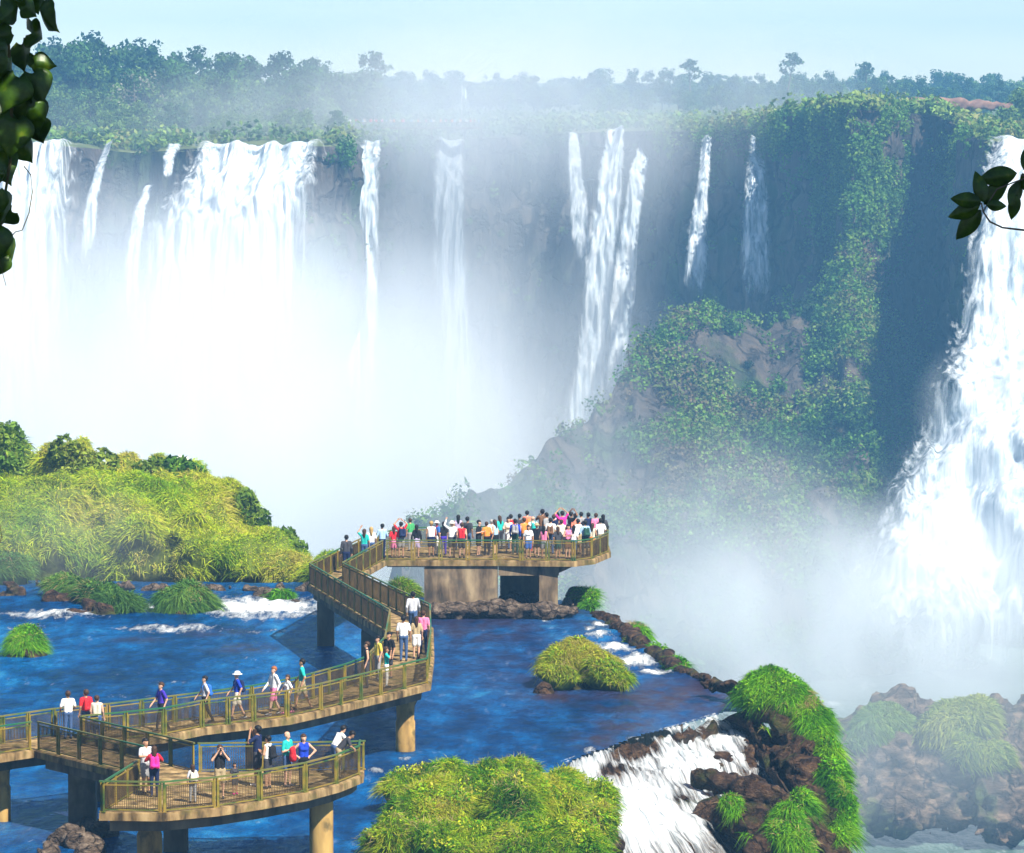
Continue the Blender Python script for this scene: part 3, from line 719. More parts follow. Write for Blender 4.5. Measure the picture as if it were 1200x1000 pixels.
uvc = np.stack(np.meshgrid(np.linspace(0, 1, 170), np.linspace(0, 1, 150), indexing='ij') + [np.zeros((170, 150))], -1)
foam = 0.4 + 0.22 * gauss_px(bx_, by_, [(740, 950, 90, 75, 1.0), (800, 895, 80, 25, .9), (690, 905, 30, 25, .9), (850, 865, 40, 30, .8), (800, 870, 40, 20, .7), (912, 895, 14, 40, 1.0), (945, 960, 20, 40, 1.0)]) - 0.34 * gauss_px(bx_, by_, [(745, 880, 20, 12, 1), (722, 908, 20, 10, .7), (800, 940, 12, 8, .5), (770, 862, 60, 5, 1), (880, 890, 8, 12, .6), (870, 832, 14, 8, 1.6), (890, 860, 6, 14, .6)])
Ww = W + np.stack([0.05 * lump, -0.1 * rid, 0.08 + 0.14 * rid + 0.10 * fbm(W * 1.6, 3, 47)], -1)
tp = sstep(0.02, 0.2, np.linspace(0, 1, 170))[:, None, None]
Ww = W * (1 - tp) + Ww * tp; Ww[:3, :, 2] -= 0.06
foam[:, 132:] = -1.0; foam[:, 124:132] -= .2
tag(link('cascade', mesh_np('cascade', Ww.reshape(-1, 3), grid_faces(170, 150), True, [cascade_mat()], col=uvc.reshape(-1, 3), attrs={'edge': foam.ravel()})), 'foaming white cascade tumbling over the brown ledge below the river', 'cascade')

# ================================================================== ROCKS AND GRASSY ISLETS
def spx(px, py, d, r, r2=None, to=None):
    a = PD(px, py, d); b = PD(*to) if to else a + [0.01, 0, 0]
    return (a, b, r, r if r2 is None else r2)
YG = [(0.03, 0.12, 0.005), (0.08, 0.24, 0.006), (0.22, 0.38, 0.008), (0.40, 0.47, 0.012), (0.46, 0.42, 0.05)]
DG = [(0.025, 0.12, 0.003), (0.07, 0.26, 0.004), (0.15, 0.39, 0.006), (0.26, 0.46, 0.01)]
OG = [(0.06, 0.16, 0.006), (0.15, 0.29, 0.008), (0.29, 0.38, 0.012), (0.42, 0.43, 0.02), (0.36, 0.31, 0.06)]
def base_at(root, c):
    root.location = c
    for ch in root.children: ch.location = [-v for v in c]
def islet(name, label, rock, soil, nblade, length, width, pal, droop=0.7, vox=0.16, freq=0.35, seed=0, rmat=None, lean=0.45, kmin=-0.15, cat='islet', group=None, bare=None, amp=0.22, crag=1.0):
    c = np.mean([p[0] for p in (rock or soil)], 0); c[2] = 0 if abs(c[2]) < 3 else c[2]
    root = empty(name, (0, 0, 0), label, cat, group)
    if rock:
        V_, Q_ = blob(rock, vox * 0.8, 0.3, amp * .5, 1.3, seed + 50, 4, ridged=True, crag=amp * crag)
        for a_, b_ in pieces(V_, Q_): link('rock', mesh_np('rock', a_, b_, True, [rmat or M_WETROCK]), root)
    if soil:
        V_, Q_ = blob(soil, vox * 1.6, 0.4, amp * .6, 0.7, seed, 2)
        rm = np.mean([p[2] for p in soil]); nl = int(8 + 7 * len(soil))
        LP_, LN_ = sample_surface(V_, Q_, nl, lambda c_, n_: (n_[:, 2] > -.1) * (n_[:, 1] < .4) + 1e-9)
        soil = list(soil) + [(a_, a_ + [.01, 0, 0], r_, r_) for a_, r_ in zip(LP_ - LN_ * .08, rng.uniform(.16, .42, nl) * rm)]
        V_, Q_ = blob(soil, vox, 0.12, amp * .5, 1.1, seed, 3)
        for a_, b_ in pieces(V_, Q_): link('mound', mesh_np('mound', a_, b_, True, [M_SOIL]), root)
        def kp(cn, n):
            w = (n[:, 2] > kmin) * (0.35 + 0.65 * np.clip(-n[:, 1] + 0.5, 0, 1))
            if bare is not None: w = w * (1 - bare(cn))
            return w + 1e-9
        P_, N_ = sample_surface(V_, Q_, nblade, kp)
        tuft = fbm(P_ * 1.1, 2, seed + 7)
        C_ = pick_cols(nblade, P_, pal, freq, seed, 0.15)
        bv, bt, bc = blades(P_, N_, length * (1 + 0.55 * tuft), width, droop, C_, lean)
        o = link('grass', mesh_np('grass', bv, bt, False, [M_GRASS], col=bc), root); o['kind'] = 'stuff'
        nw = nblade // 8                                     # broad-leaved weeds and dead stalks among the grass
        P_, N_ = sample_surface(V_, Q_, nw, lambda c_, n_: kp(c_, n_) * (fbm(c_ * 1.4, 2, seed + 3) > .15) + 1e-9)
        lv = leaf_quads(P_ + N_ * length * rng.uniform(.2, .7, (nw, 1)), N_, width * 2.6, pick_cols(nw, P_, pal, freq * 2, seed + 4, .25), 1.8)
        link('weeds', mesh_np('weeds', lv[0], lv[1], False, [M_LEAF], col=lv[2]), root)['kind'] = 'stuff'
        P_, N_ = sample_surface(V_, Q_, nw // 2, lambda c_, n_: kp(c_, n_) * (fbm(c_ * .9, 2, seed + 5) > .1) + 1e-9)
        dv = blades(P_, N_, length * 1.15, width * .7, droop * .6, np.clip(np.array([.42, .32, .14]) * (1 + .25 * rng.normal(size=(nw // 2, 1))), .02, 1), lean)
        link('dead_stalks', mesh_np('dead_stalks', dv[0], dv[1], False, [M_GRASS], col=dv[2]), root)['kind'] = 'stuff'
    base_at(root, c)
    return root
bare_f = lambda c: gauss_px(*to_px(c), [(688, 935, 14, 22, .97), (545, 925, 16, 6, .8)])
islet('grassy_islet', 'large shaggy yellow green grass island beside the white cascade', [spx(470, 985, 140, .8, to=(600, 985, 140)), spx(640, 980, 141, .8, to=(700, 990, 140)), spx(690, 935, 144, .5, to=(700, 985, 142))],
      [spx(480, 968, 139, 1.0, 1.3, (540, 955, 141)), spx(540, 952, 141, 1.3, 1.3, (610, 948, 142)), spx(560, 922, 147, .7, .7, (605, 918, 148)), spx(610, 950, 140, 1.3, .9, (660, 945, 141)), spx(690, 975, 139, .85, .55, (697, 935, 142)), spx(648, 925, 144, .55, .5, (662, 918, 145)), spx(465, 995, 136, .85, 1.4, (660, 1015, 136)), spx(470, 930, 144, .6, .7, (530, 915, 146))],
      56000, 0.3, 0.024, YG, 0.6, 0.12, 0.8, 3, bare=bare_f, lean=0.85, amp=.45)
islet('grassy_islet', 'rounded olive grass mound alone in midstream on brown rock', [spx(640, 812, 173, .3, to=(720, 806, 174)), spx(634, 812, 172, .35)],
      [spx(650, 780, 174, .62, .85, (675, 775, 175)), spx(675, 778, 175, .85, .7, (705, 786, 174)), spx(705, 790, 173.5, .65, .5, (722, 797, 173)), spx(640, 790, 173, .4, .5, (660, 795, 173))],
      11000, 0.25, 0.026, OG, 0.8, 0.1, 0.6, 5)
islet('grassy_islet', 'small round grass dome in the foam beside the rapids', [spx(220, 722, 198, .4, to=(205, 722, 198))], [spx(205, 712, 199, .65, .8, (222, 708, 199)), spx(222, 708, 199, .8, .65, (234, 713, 199))], 5000, 0.36, 0.035, [(0.04, .13, .02), (.08, .2, .03), (.16, .28, .04)], 0.9, 0.12, 0.5, 7)
islet('grassy_islet', 'isolated tufted cushion of grass on a dark rock in blue water', [spx(14, 775, 183, .35, to=(48, 776, 183)), spx(30, 768, 183.5, .45)], [spx(30, 762, 183.5, .55, .62, (32, 750, 184)), spx(22, 765, 183.5, .4)], 4200, 0.34, 0.03, DG, 1.0, 0.1, 0.8, 9)
islet('grassy_islet', 'low dark rock with green grass splitting the white rapids', [spx(85, 722, 198, .45, to=(125, 722, 198)), spx(60, 700, 203, .4, .45, (75, 704, 203)), spx(105, 716, 199, .55)], [spx(70, 690, 205, .55, .6, (105, 697, 203)), spx(110, 700, 202, .65, .6, (135, 706, 200)), spx(138, 710, 199, .6, .65, (150, 712, 199))], 9000, 0.36, 0.035, [(0.05, .13, .03), (.09, .2, .03), (.17, .28, .04)], 0.8, 0.13, 0.5, 11)
islet('grassy_islet', 'grass topped boulder at the foot of the hill beside the rapids', [spx(10, 698, 205, .5, to=(22, 700, 205)), spx(38, 665, 214, .4)], [spx(-10, 672, 210, .8, .8, (15, 672, 210)), spx(10, 665, 212, .5, .6, (25, 668, 212))], 4500, 0.36, 0.035, [(0.05, .13, .03), (.09, .2, .03), (.17, .28, .04)], 0.8, 0.14, 0.5, 13)
islet('grassy_islet', 'flat brown rock with a grass tuft beside the walkway ramp', [spx(290, 702, 204, .25, .4, (315, 703, 204)), spx(315, 705, 204, .35, .3, (330, 710, 203)), spx(345, 711, 203, .28), spx(362, 710, 203, .25)], [spx(322, 703, 204, .25, .35, (333, 702, 204))], 900, 0.32, 0.03, DG, 0.9, 0.09, 0.5, 15, rmat=M_ROCK)
# tree-like tuft seen below the far deck
islet('grassy_islet', 'grass tuft seen through the gap under the far deck', [spx(470, 702, 208, .4, to=(480, 703, 208))], [spx(470, 690, 208, .35, .4, (476, 694, 208))], 1600, 0.42, 0.03, OG, 0.7, 0.1, 0.5, 17)
# ridge of brown rock with hanging tufts at the right of the cascade
rk = [spx(830, 802, 171, .28, .35, (868, 815, 168.5)), spx(868, 817, 168, .4, .5, (910, 842, 165.5)), spx(918, 855, 165, .6, .75, (945, 900, 163.5)), spx(942, 900, 163, .75, .75, (960, 950, 162)), spx(958, 945, 161.8, .75, 1.0, (968, 1010, 160)), spx(912, 878, 164, .3, .4, (935, 910, 162.8)), spx(880, 838, 167.6, .4, .55, (905, 880, 165.8)), spx(900, 872, 165.4, .5, .6, (930, 930, 163.4)), spx(955, 990, 160, .9, 1.2, (960, 1100, 158))]
islet('rock_ridge', 'brown wet rock ridge with bright hanging grass at the lip of the gorge', rk,
      [spx(884, 814, 166, .5, .62, (905, 802, 167)), spx(905, 805, 166.5, .72, .72, (925, 820, 166)), spx(930, 828, 165.5, .62, .5, (948, 842, 165)), spx(952, 838, 165, .45, .38, (960, 868, 164)), spx(962, 872, 164, .4, .4, (968, 885, 163.5)), spx(975, 905, 162.5, .42, .48, (984, 940, 161.5)), spx(985, 945, 161.5, .45, .3, (984, 985, 160)), spx(880, 820, 166, .35), spx(895, 855, 164.6, .15)],
      20000, 0.3, 0.026, DG, 1.0, 0.12, 0.9, 19, rmat=M_WETROCK, kmin=-0.6, cat='rock ridge')
mid = [spx(818, 912, 158.3, .42, .45, (870, 922, 157.8)), spx(870, 924, 157.3, .5, .55, (915, 940, 156.8)), spx(832, 948, 156.5, .5, .75, (880, 968, 155.5)), spx(880, 965, 155.5, .8, .9, (925, 985, 155)), spx(900, 1000, 154.5, 1.0, 1.2, (930, 1060, 154)), spx(790, 950, 156.5, .18, .3, (820, 965, 156))]
islet('mossy_rock', 'big mossy brown rock dividing the white cascade', mid, [spx(855, 940, 155.7, .32, .3, (862, 952, 155.2)), spx(925, 955, 154.9, .4, .55, (935, 990, 153.9)), spx(905, 968, 154.4, .3, .4, (920, 985, 153.9)), spx(938, 932, 155.7, .25, .25, (945, 948, 155.4)), spx(868, 975, 154.4, .12, .15, (880, 980, 154.2))], 6000, 0.28, 0.025, DG, 1.1, 0.12, 0.9, 23, rmat=M_WETROCK, kmin=-0.5, cat='rock', amp=0.2, crag=.5)
rim = [spx(698, 722, 198, .3, .45, (722, 736, 194)), spx(722, 736, 194, .45, .45, (750, 757, 188)), spx(750, 760, 188, .4, .4, (785, 778, 182)), spx(785, 780, 181, .35, .25, (806, 790, 178)), spx(806, 793, 178, .22, .2, (840, 800, 174))]
islet('rocky_lip', 'dark wet rock rim with grass tufts where the river spills over', rim, [spx(742, 736, 193, .3, .4, (748, 748, 191)), spx(765, 762, 187, .3, .28, (775, 770, 185)), spx(792, 778, 181.5, .25, .22, (800, 788, 179)), spx(735, 755, 189, .12)], 4200, 0.34, 0.028, DG, 1.0, 0.1, 0.8, 25, kmin=-0.3, cat='rock', amp=0.16)
islet('grassy_islet', 'bright grass tuft on stones beside the far deck pier', [spx(662, 708, 201, .2, to=(690, 714, 200)), spx(672, 702, 203, .4)], [spx(680, 702, 202, .4, .45, (688, 706, 201)), spx(692, 711, 200, .3)], 2600, 0.36, 0.03, DG, 0.8, 0.1, 0.8, 27)
islet('rock_shelf', 'flat brown rock shelf at the foot of the far deck wall', [spx(488, 716, 196, .42, .5, (530, 715, 196.2)), spx(530, 716, 196.2, .45, .45, (590, 715, 196.4)), spx(590, 716, 196.3, .45, .4, (640, 717, 196)), spx(640, 717, 196, .35, .3, (672, 716, 196.5))], None, 0, 0, 0, None, rmat=M_ROCK, cat='rock', vox=0.1, seed=33)
islet('shore_rocks', 'bare brown stones under the lower platform', [spx(80, 985, 138, .6, .5, (110, 1005, 136)), spx(95, 965, 140, .35, .4, (120, 978, 139)), spx(60, 1000, 136, .3)], None, 0, 0, 0, None, rmat=M_ROCK, cat='rock', vox=0.1)

# ---- the grassy hill across the river
hl = [spx(-40, 650, 216, 3.0, 3.2, (60, 640, 218)), spx(60, 645, 216, 2.6, 3.0, (150, 630, 220)), spx(150, 640, 217, 2.8, 2.9, (230, 628, 221)), spx(230, 650, 217, 2.2, 1.6, (290, 652, 219)), spx(290, 660, 216, 1.4, 1.0, (350, 672, 214)), spx(350, 676, 213, .8, .6, (395, 685, 210)),
      spx(150, 590, 226, 2.0, 1.9, (215, 580, 228)), spx(215, 590, 227, 1.4, .9, (270, 605, 225)), spx(60, 600, 226, 2.2, 2.0, (150, 590, 228)), spx(-30, 605, 228, 1.9, 1.9, (60, 603, 226)), spx(275, 612, 224, .8, .7, (300, 632, 221)), spx(325, 648, 219, .6, .5, (350, 655, 217)),
      spx(90, 545, 226, 1.0, .8, (90, 575, 225)), spx(115, 560, 227, .8, .8, (112, 580, 226)), spx(8, 545, 228, .7, .9, (5, 580, 227))]
HV, HQ = blob(hl, 0.5, 0.6, 0.5, 0.4, 61, 3)
LP_, LN_ = sample_surface(HV, HQ, 150, lambda c, nn: (nn[:, 2] > 0) * (nn[:, 1] < .4) + 1e-9)
hl = hl + [(a_, a_ + [.01, 0, 0], r_, r_) for a_, r_ in zip(LP_ - LN_ * .15, rng.uniform(.25, .75, 150))]
HV, HQ = blob(hl, 0.3, 0.25, 0.4, 0.6, 61, 4)
tag(link('hill', mesh_np('hill', HV, HQ, True, [M_SOIL])), 'rounded grassy hill across the blue river', 'hill', kind='structure')
n = 95000
HP, HN = sample_surface(HV, HQ, n, lambda c, nn: (nn[:, 2] > -0.3) * (nn[:, 1] < 0.55) * (1 - .9 * gauss_px(*to_px(c), [(78, 578, 18, 9, 1), (100, 660, 14, 6, .9), (38, 660, 10, 12, .8)])) + 1e-9)
C_ = pick_cols(n, HP, [(0.15, 0.31, 0.012), (0.28, 0.43, 0.016), (0.44, 0.54, 0.02), (0.54, 0.56, 0.035), (0.46, 0.4, 0.09)], 0.28, 65)
bv, bt, bc = blades(HP, HN, 0.34 * (1 + 0.7 * fbm(HP * 0.8, 2, 66)), 0.036, 0.6, C_, 0.8)
tag(link('hill_grass', mesh_np('hill_grass', bv, bt, False, [M_GRASS], col=bc)), 'long yellow green grass covering the hill across the river', 'grass', kind='stuff')
V_, Q_ = blob([spx(-40, 570, 300, 4.2, 3.2, (0, 570, 300)), spx(-14, 508, 302, 1.2, 2.0, (-4, 530, 302)), spx(0, 540, 300, 2.6, .9, (36, 565, 300))], 0.7, 1.0, 0.8, 0.25, 71)
tag(link('far_hill', mesh_np('far_hill', V_, Q_, True, [M_SOIL])), 'hazy olive knoll rising behind the hill', 'hill', kind='structure')
FP, FN = sample_surface(V_, Q_, 9000, lambda c, nn: (nn[:, 1] < 0.5) + 1e-9)
bv, bt, bc = blades(FP, FN, 0.6, 0.1, 0.8, pick_cols(9000, FP, OG, 0.2, 72), 0.5)
tag(link('knoll_grass', mesh_np('knoll_grass', bv, bt, False, [M_GRASS], col=bc)), 'grass on the hazy knoll behind the hill', 'grass', kind='stuff')
def shrub(label, prims, n, size, pal, flowers=0, seed=0):
    root = empty('shrub', prims[0][0] * [1, 1, 1], label, 'shrub', None)
    o3 = np.array(root.location)
    V_, Q_ = blob([(p[0] - o3, p[1] - o3, p[2], p[3]) for p in prims], 0.2, 0.3, 0.3, 0.9, seed)
    P_, N_ = sample_surface(V_, Q_, n, lambda c, nn: (nn[:, 1] < 0.6) + 1e-9)
    P_ = P_ - N_ * rng.random((n, 1)) ** 2 * 0.35 + N_ * 0.1
    lv = leaf_quads(P_, N_, size, pick_cols(n, P_, pal, 0.8, seed, 0.25), 1.7)
    c = link('crown', mesh_np('crown', lv[0], lv[1], False, [M_LEAF], col=lv[2]), root)
    mb = MB()
    for k in range(6):
        e = P_[rng.integers(n)] * 0.8; mb.tube([[0, 0, -prims[0][2] - 0.4], e * [.5, .5, .2], e], [0.05, 0.035, 0.012], 5)
    link('stem', mb.mesh('stem', M_BARK), root)
    if flowers:
        i = rng.integers(0, n, flowers); m = N_[i][:, 1] < 0.2
        fl = leaf_quads(P_[i][m] + N_[i][m] * 0.12, N_[i][m], 0.2, np.tile([0.85, 0.83, 0.7], (m.sum(), 1)), 1.0)
        link('blossom', mesh_np('blossom', fl[0], fl[1], False, [M_LEAF], col=fl[2]), root)['kind'] = 'stuff'
    return root
shrub('leafy dark green shrub with white blossom on top of the hill', [spx(202, 560, 222, .7, .85, (214, 556, 222)), spx(214, 556, 222, .75, .4, (236, 564, 222)), spx(196, 572, 221, .4, .5, (246, 572, 221))], 1500, 0.24, [(0.03, .10, .012), (.07, .18, .02), (.15, .27, .03)], 26, 81)
shrub('low flowering bush beside the grass topped rock', [spx(125, 572, 221, .4, .4, (145, 576, 221))], 420, 0.2, [(0.08, .16, .02), (.2, .28, .03)], 14, 82)
shrub('round topped dense bush standing on the hill rock', [spx(76, 533, 224, .7, .8, (88, 534, 224)), spx(100, 548, 224, .95, .85, (118, 546, 224)), spx(84, 560, 223, .8, .8, (112, 565, 223))], 1500, 0.2, [(0.09, .15, .015), (.17, .24, .025), (.26, .3, .04)], 0, 83)
shrub('ball shaped bush at the far side of the hill crest', [spx(0, 520, 227, .8, .9, (5, 515, 227)), spx(12, 540, 227, .7, .6, (22, 552, 227))], 1300, 0.2, [(0.08, .17, .015), (.15, .26, .025), (.24, .32, .04)], 0, 84)
shrub('dark rounded bush on the falling end of the hill crest', [spx(262, 580, 221, .6, .8, (282, 590, 221)), spx(282, 596, 220.5, .8, .5, (300, 612, 220))], 1300, 0.18, [(0.06, .13, .015), (.13, .2, .02), (.2, .26, .03)], 0, 85)
shrub('pale bush beside the flowering shrub', [spx(168, 556, 224, .6, .75, (182, 555, 224))], 600, 0.18, [(0.09, .17, .02), (.18, .26, .03)], 0, 86)
shrub('small bush at the low end of the hill by the walkway', [spx(338, 640, 217, .6, .5, (346, 646, 217))], 600, 0.18, [(0.08, .16, .015), (.18, .26, .03)], 0, 87)

for k_ in range(16):
    x = 20 + k_ * 22 + rng.uniform(-8, 8); r = rng.uniform(.18, .42)
    V_, Q_ = blob([spx(x, 688 + rng.uniform(-2, 6), 207, r, r * .7, (x + rng.uniform(5, 14), 690, 207))], 0.08, 0.1, 0.1, 1.6, 140 + k_, 3, ridged=True, crag=.14)
    tag(link('stone', mesh_np('stone', V_, Q_, True, [M_ROCK])), 'brown stone at the waterline of the grassy hill', 'stone', 'stones along the foot of the hill')
# ---- boulders at the foot of the gorge
def boulder(label, prims, vox, seed, mat=None, amp=0.9):
    V_, Q_ = blob(prims, vox * .55, 0.6, amp * .4, 0.45, seed, 5, ridged=True, crag=amp * 1.3)
    return tag(link('boulder', mesh_np('boulder', V_, Q_, True, [mat or M_BOULDER])), label, 'boulder', 'boulders in the lower river')
boulder('long ridged grey boulder carrying the pale green turf', [spx(1005, 875, 512, 3.2, 3.6, (1050, 850, 516)), spx(1050, 850, 516, 4.2, 4.2, (1090, 860, 516)), spx(1000, 900, 508, 3.5, 4.5, (1060, 900, 508)), spx(1010, 945, 503, 3.2, 3.6, (1060, 945, 503)), spx(985, 870, 516, 2.5)], 0.8, 101)
boulder('square grey boulder under the yellow turf', [spx(1105, 870, 512, 4.6, 4.2, (1145, 865, 512)), spx(1105, 905, 507, 3.2, 3.4, (1130, 900, 507)), spx(1160, 885, 509, 3.4)], 0.8, 103)
boulder('low wet boulder wedged between the long and the square boulder', [spx(1060, 930, 506, 2.6, 3.2, (1100, 935, 505)), spx(1085, 905, 509, 3.0, 3.0, (1095, 915, 508)), spx(1115, 935, 506, 2.6, 2.6, (1142, 940, 505))], 0.7, 109)
boulder('pointed dark boulder topping the rock pile', [spx(1165, 842, 520, 3.4, .8, (1168, 815, 520)), spx(1185, 850, 520, 3.4, 4, (1205, 850, 520)), spx(1180, 880, 514, 4, 4, (1215, 885, 514))], 0.8, 105)
boulder('brown block standing at the water edge of the pile', [spx(1160, 925, 505, 2.8, 3.0, (1168, 945, 503)), spx(1165, 960, 501, 2.6, 2.4, (1178, 965, 501))], 0.6, 107)
for k_, (x, y, d, r) in enumerate([(1190, 915, 506, 2.4), (1196, 942, 503, 2.0), (1145, 905, 506, 1.7), (1182, 935, 502, 1.2), (1150, 930, 502, 1.3), (1200, 965, 500, 1.9), (1178, 905, 506, 1.5)]):
    boulder('loose brown stone in the rock pile by the lower river', [spx(x, y, d, r, r * .8, (x + 4, y + 2, d))], 0.4, 110 + k_, amp=0.5)
def turf(label, prims, n, pal, seed):
    V_, Q_ = blob(prims, 0.6, 0.8, 0.6, 0.3, seed)
    P_, N_ = sample_surface(V_, Q_, n, lambda c, nn: (nn[:, 1] < 0.5) * (nn[:, 2] > -0.4) + 1e-9)
    root = empty('grass_patch', (0, 0, 0), label, 'grass')
    link('mound', mesh_np('mound', V_, Q_, True, [M_SOIL]), root)
    b_ = blades(P_, N_, 0.8, 0.14, 0.9, pick_cols(n, P_, pal, 0.2, seed), 0.5)
    link('grass', mesh_np('grass', b_[0], b_[1], False, [M_GRASS], col=b_[2]), root)['kind'] = 'stuff'
    base_at(root, np.mean([p[0] for p in prims], 0))
turf('yellow green turf on the square boulder in the lower river', [spx(1100, 858, 507, 2.4, 3.0, (1135, 848, 508)), spx(1110, 838, 510, 2.2, 2.4, (1145, 838, 510)), spx(1135, 880, 504, 1.6, 1.8, (1165, 885, 504))], 9000, [(.12, .2, .02), (.22, .28, .03), (.3, .32, .05)], 121)
turf('pale green turf on the long boulder in the lower river', [spx(1020, 858, 508, 2.0, 2.6, (1045, 850, 510)), spx(1000, 868, 507, 1.4)], 6000, [(.07, .18, .03), (.14, .25, .04), (.2, .28, .05)], 123)
turf('small green turf at the misty end of the long boulder', [spx(985, 868, 512, 1.5, 1.6, (992, 862, 513))], 2500, [(.08, .18, .03), (.16, .26, .05)], 125)
# ================================================================== THE WALKWAY
DZ = 2.6
def conc(name, stops, sc_, moss, mp=(1, 1, 0.3)):
    return speckle(name, stops, sc_, 0.9, 0.5, 0.03, 8, mapping=mp, scale2=1.4, stops2=moss, fac2=(0.52, 0.66))
M_DECK = conc('deck_concrete', [(0.34, (0.05, 0.033, 0.014)), (0.5, (0.24, 0.155, 0.065)), (0.7, (0.46, 0.32, 0.15))], 2.8, [(0.3, (0.05, 0.04, 0.015)), (0.7, (0.22, 0.17, 0.05))])
M_PIER = conc('pier_concrete', [(0.3, (0.08, 0.05, 0.02)), (0.48, (0.36, 0.22, 0.07)), (0.7, (0.56, 0.36, 0.11))], 1.6, [(0.3, (0.03, 0.028, 0.015)), (0.7, (0.2, 0.14, 0.05))])
M_WALL = conc('stained_concrete', [(0.34, (0.04, 0.03, 0.022)), (0.5, (0.17, 0.12, 0.075)), (0.7, (0.36, 0.27, 0.16))], 1.8, [(0.3, (0.04, 0.035, 0.03)), (0.7, (0.2, 0.15, 0.1))])
M_BEAM = conc('beam_concrete', [(0.3, (0.05, 0.04, 0.03)), (0.6, (0.16, 0.13, 0.09)), (0.8, (0.26, 0.2, 0.13))], 1.5, [(0.3, (0.03, 0.03, 0.02)), (0.7, (0.12, 0.1, 0.05))])
M_RAIL = speckle('green_paint', [(0.3, (0.02, 0.07, 0.02)), (0.42, (0.09, 0.11, 0.018)), (0.55, (0.24, 0.18, 0.025)), (0.8, (0.26, 0.13, 0.03))], 1.6, 0.5, 0.3, 0.01, 6)
M_HAND = speckle('handrail_paint', [(0.3, (0.01, 0.12, 0.055)), (0.47, (0.04, 0.12, 0.035)), (0.6, (0.2, 0.15, 0.03))], 0.35, 0.45, 0.2, 0.01, 5)
M_WIRE = speckle('rusty_wire', [(0.3, (0.03, 0.02, 0.01)), (0.6, (0.10, 0.065, 0.022)), (0.8, (0.16, 0.10, 0.035))], 3, 0.6, 0.0)
DECKS = {
 'A': [(-40, 891), (0, 885), (40, 879), (98, 872), (150, 867), (196, 862), (240, 853), (300, 846), (340, 841), (380, 832), (450, 815), (505, 801), (509, 768), (508, 735), (453, 742), (447, 775), (424, 799), (400, 808), (344, 824), (292, 834), (240, 841), (124, 856), (60, 862), (0, 871), (-40, 877)],
 'B': [(40, 879), (164, 909), (232, 904), (98, 872)],
 'C': [(164, 909), (158, 925), (116, 952), (191, 953), (256, 947), (308, 939), (362, 929), (399, 919), (426, 908), (427, 901), (400, 902), (310, 903), (232, 904)],
 'D': [(453, 742), (508, 735), (405, 684), (359, 685)],
 'E': [(359, 685), (405, 684), (452, 657), (580, 657), (673, 658), (697, 655), (716, 647), (714, 640), (600, 639), (470, 641), (425, 652), (400, 664)]}
def dk(x, y, z=DZ): return PZ(x, y, DZ) + [0, 0, z - DZ]
walk = empty('walkway', PZ(250, 870, 0.0), 'zigzag concrete walkway with green mesh railings over the blue river', 'walkway')
W0 = np.array(walk.location)
def wpart(name, me, parent=None):
    o = link(name, me, parent or walk)
    if parent is None: o.location = -W0
    return o
import bmesh
def slab(name, pts, z1, z0, mat, bev=0.05):
    bm = bmesh.new()
    vs = [bm.verts.new((p[0], p[1], z1)) for p in pts]
    f = bm.faces.new(vs); f.normal_update()
    if f.normal.z < 0: f.normal_flip()
    g = bmesh.ops.extrude_face_region(bm, geom=[f])
    for v in g['geom']:
        if isinstance(v, bmesh.types.BMVert): v.co.z = z0
    bmesh.ops.recalc_face_normals(bm, faces=bm.faces)
    big = [x for x in bm.faces if len(x.verts) > 4]
    if bev:
        ed = [e for e in bm.edges if all(abs(v.co.z - z1) < 1e-5 for v in e.verts)]
        bmesh.ops.bevel(bm, geom=ed, offset=bev, segments=2, affect='EDGES')
    bmesh.ops.triangulate(bm, faces=[x for x in bm.faces if len(x.verts) > 4])
    me = bpy.data.meshes.new(name); bm.to_mesh(me); bm.free(); me.materials.append(mat)
    return me
for k_, (nm, pts) in enumerate(DECKS.items()):
    wp = np.array([dk(*p) for p in pts])
    wpart('deck', slab('deck', wp, DZ - 0.001 * k_, DZ - 0.26, M_DECK, 0.03))
    c = wp.mean(0)
    inn = []
    m = len(wp)
    for i in range(m):          # inset girder outline
        a, b_, d_ = wp[i-1], wp[i], wp[(i+1) % m]
        e1 = (b_ - a)[:2]; e2 = (d_ - b_)[:2]; e1 /= np.linalg.norm(e1); e2 /= np.linalg.norm(e2)
        n1 = np.array([-e1[1], e1[0]]); n2 = np.array([-e2[1], e2[0]]); nn = n1 + n2; nn /= max(np.linalg.norm(nn), .3) 
        inn.append(nn)
    area = 0.5 * sum(wp[i][0] * wp[(i+1) % m][1] - wp[(i+1) % m][0] * wp[i][1] for i in range(m))
    sg = 1 if area > 0 else -1
    gi = [np.append(wp[i][:2] + sg * inn[i] * 0.38, 0) for i in range(m)]
    if nm != 'E': wpart('girder', slab('girder', gi, DZ - 0.262, DZ - 0.62, M_BEAM, 0))
def pier(px, d, r, flare=True, square=False, mat=None):
    P = PD(px, 800, d); x, y = P[0], P[1]
    if square:
        V_, F_ = boxes([((x, y, (DZ - .63 - 0.9) / 2), (r, r * .8, (DZ - .63 + 0.9) / 2), None)])
        me = mesh_np('pier', V_, F_, False, [mat or M_PIER])
    else:
        zs = [-1.0, 0.2, DZ - 1.5, DZ - 1.42, DZ - 0.95, DZ - 0.7, DZ - 0.63]; rs = [r * 1.05, r, r, r * 0.9, r * 0.95, r * 1.25, r * 1.5] if flare else [r] * 7
        V_, Q_, T_ = tube([(x, y, z) for z in zs], rs, 24); me = mesh_np('pier', V_, [Q_, T_], True, [mat or M_PIER])
    return wpart('pier', me)
pier(174, 133.2, 0.4); pier(376, 134.6, 0.38, False); pier(475, 157.0, 0.36)
pier(205, 136.4, 0.38, False, True, M_BEAM); pier(96, 140.5, 0.45, False, True, M_BEAM); pier(-2, 142.2, 0.38)
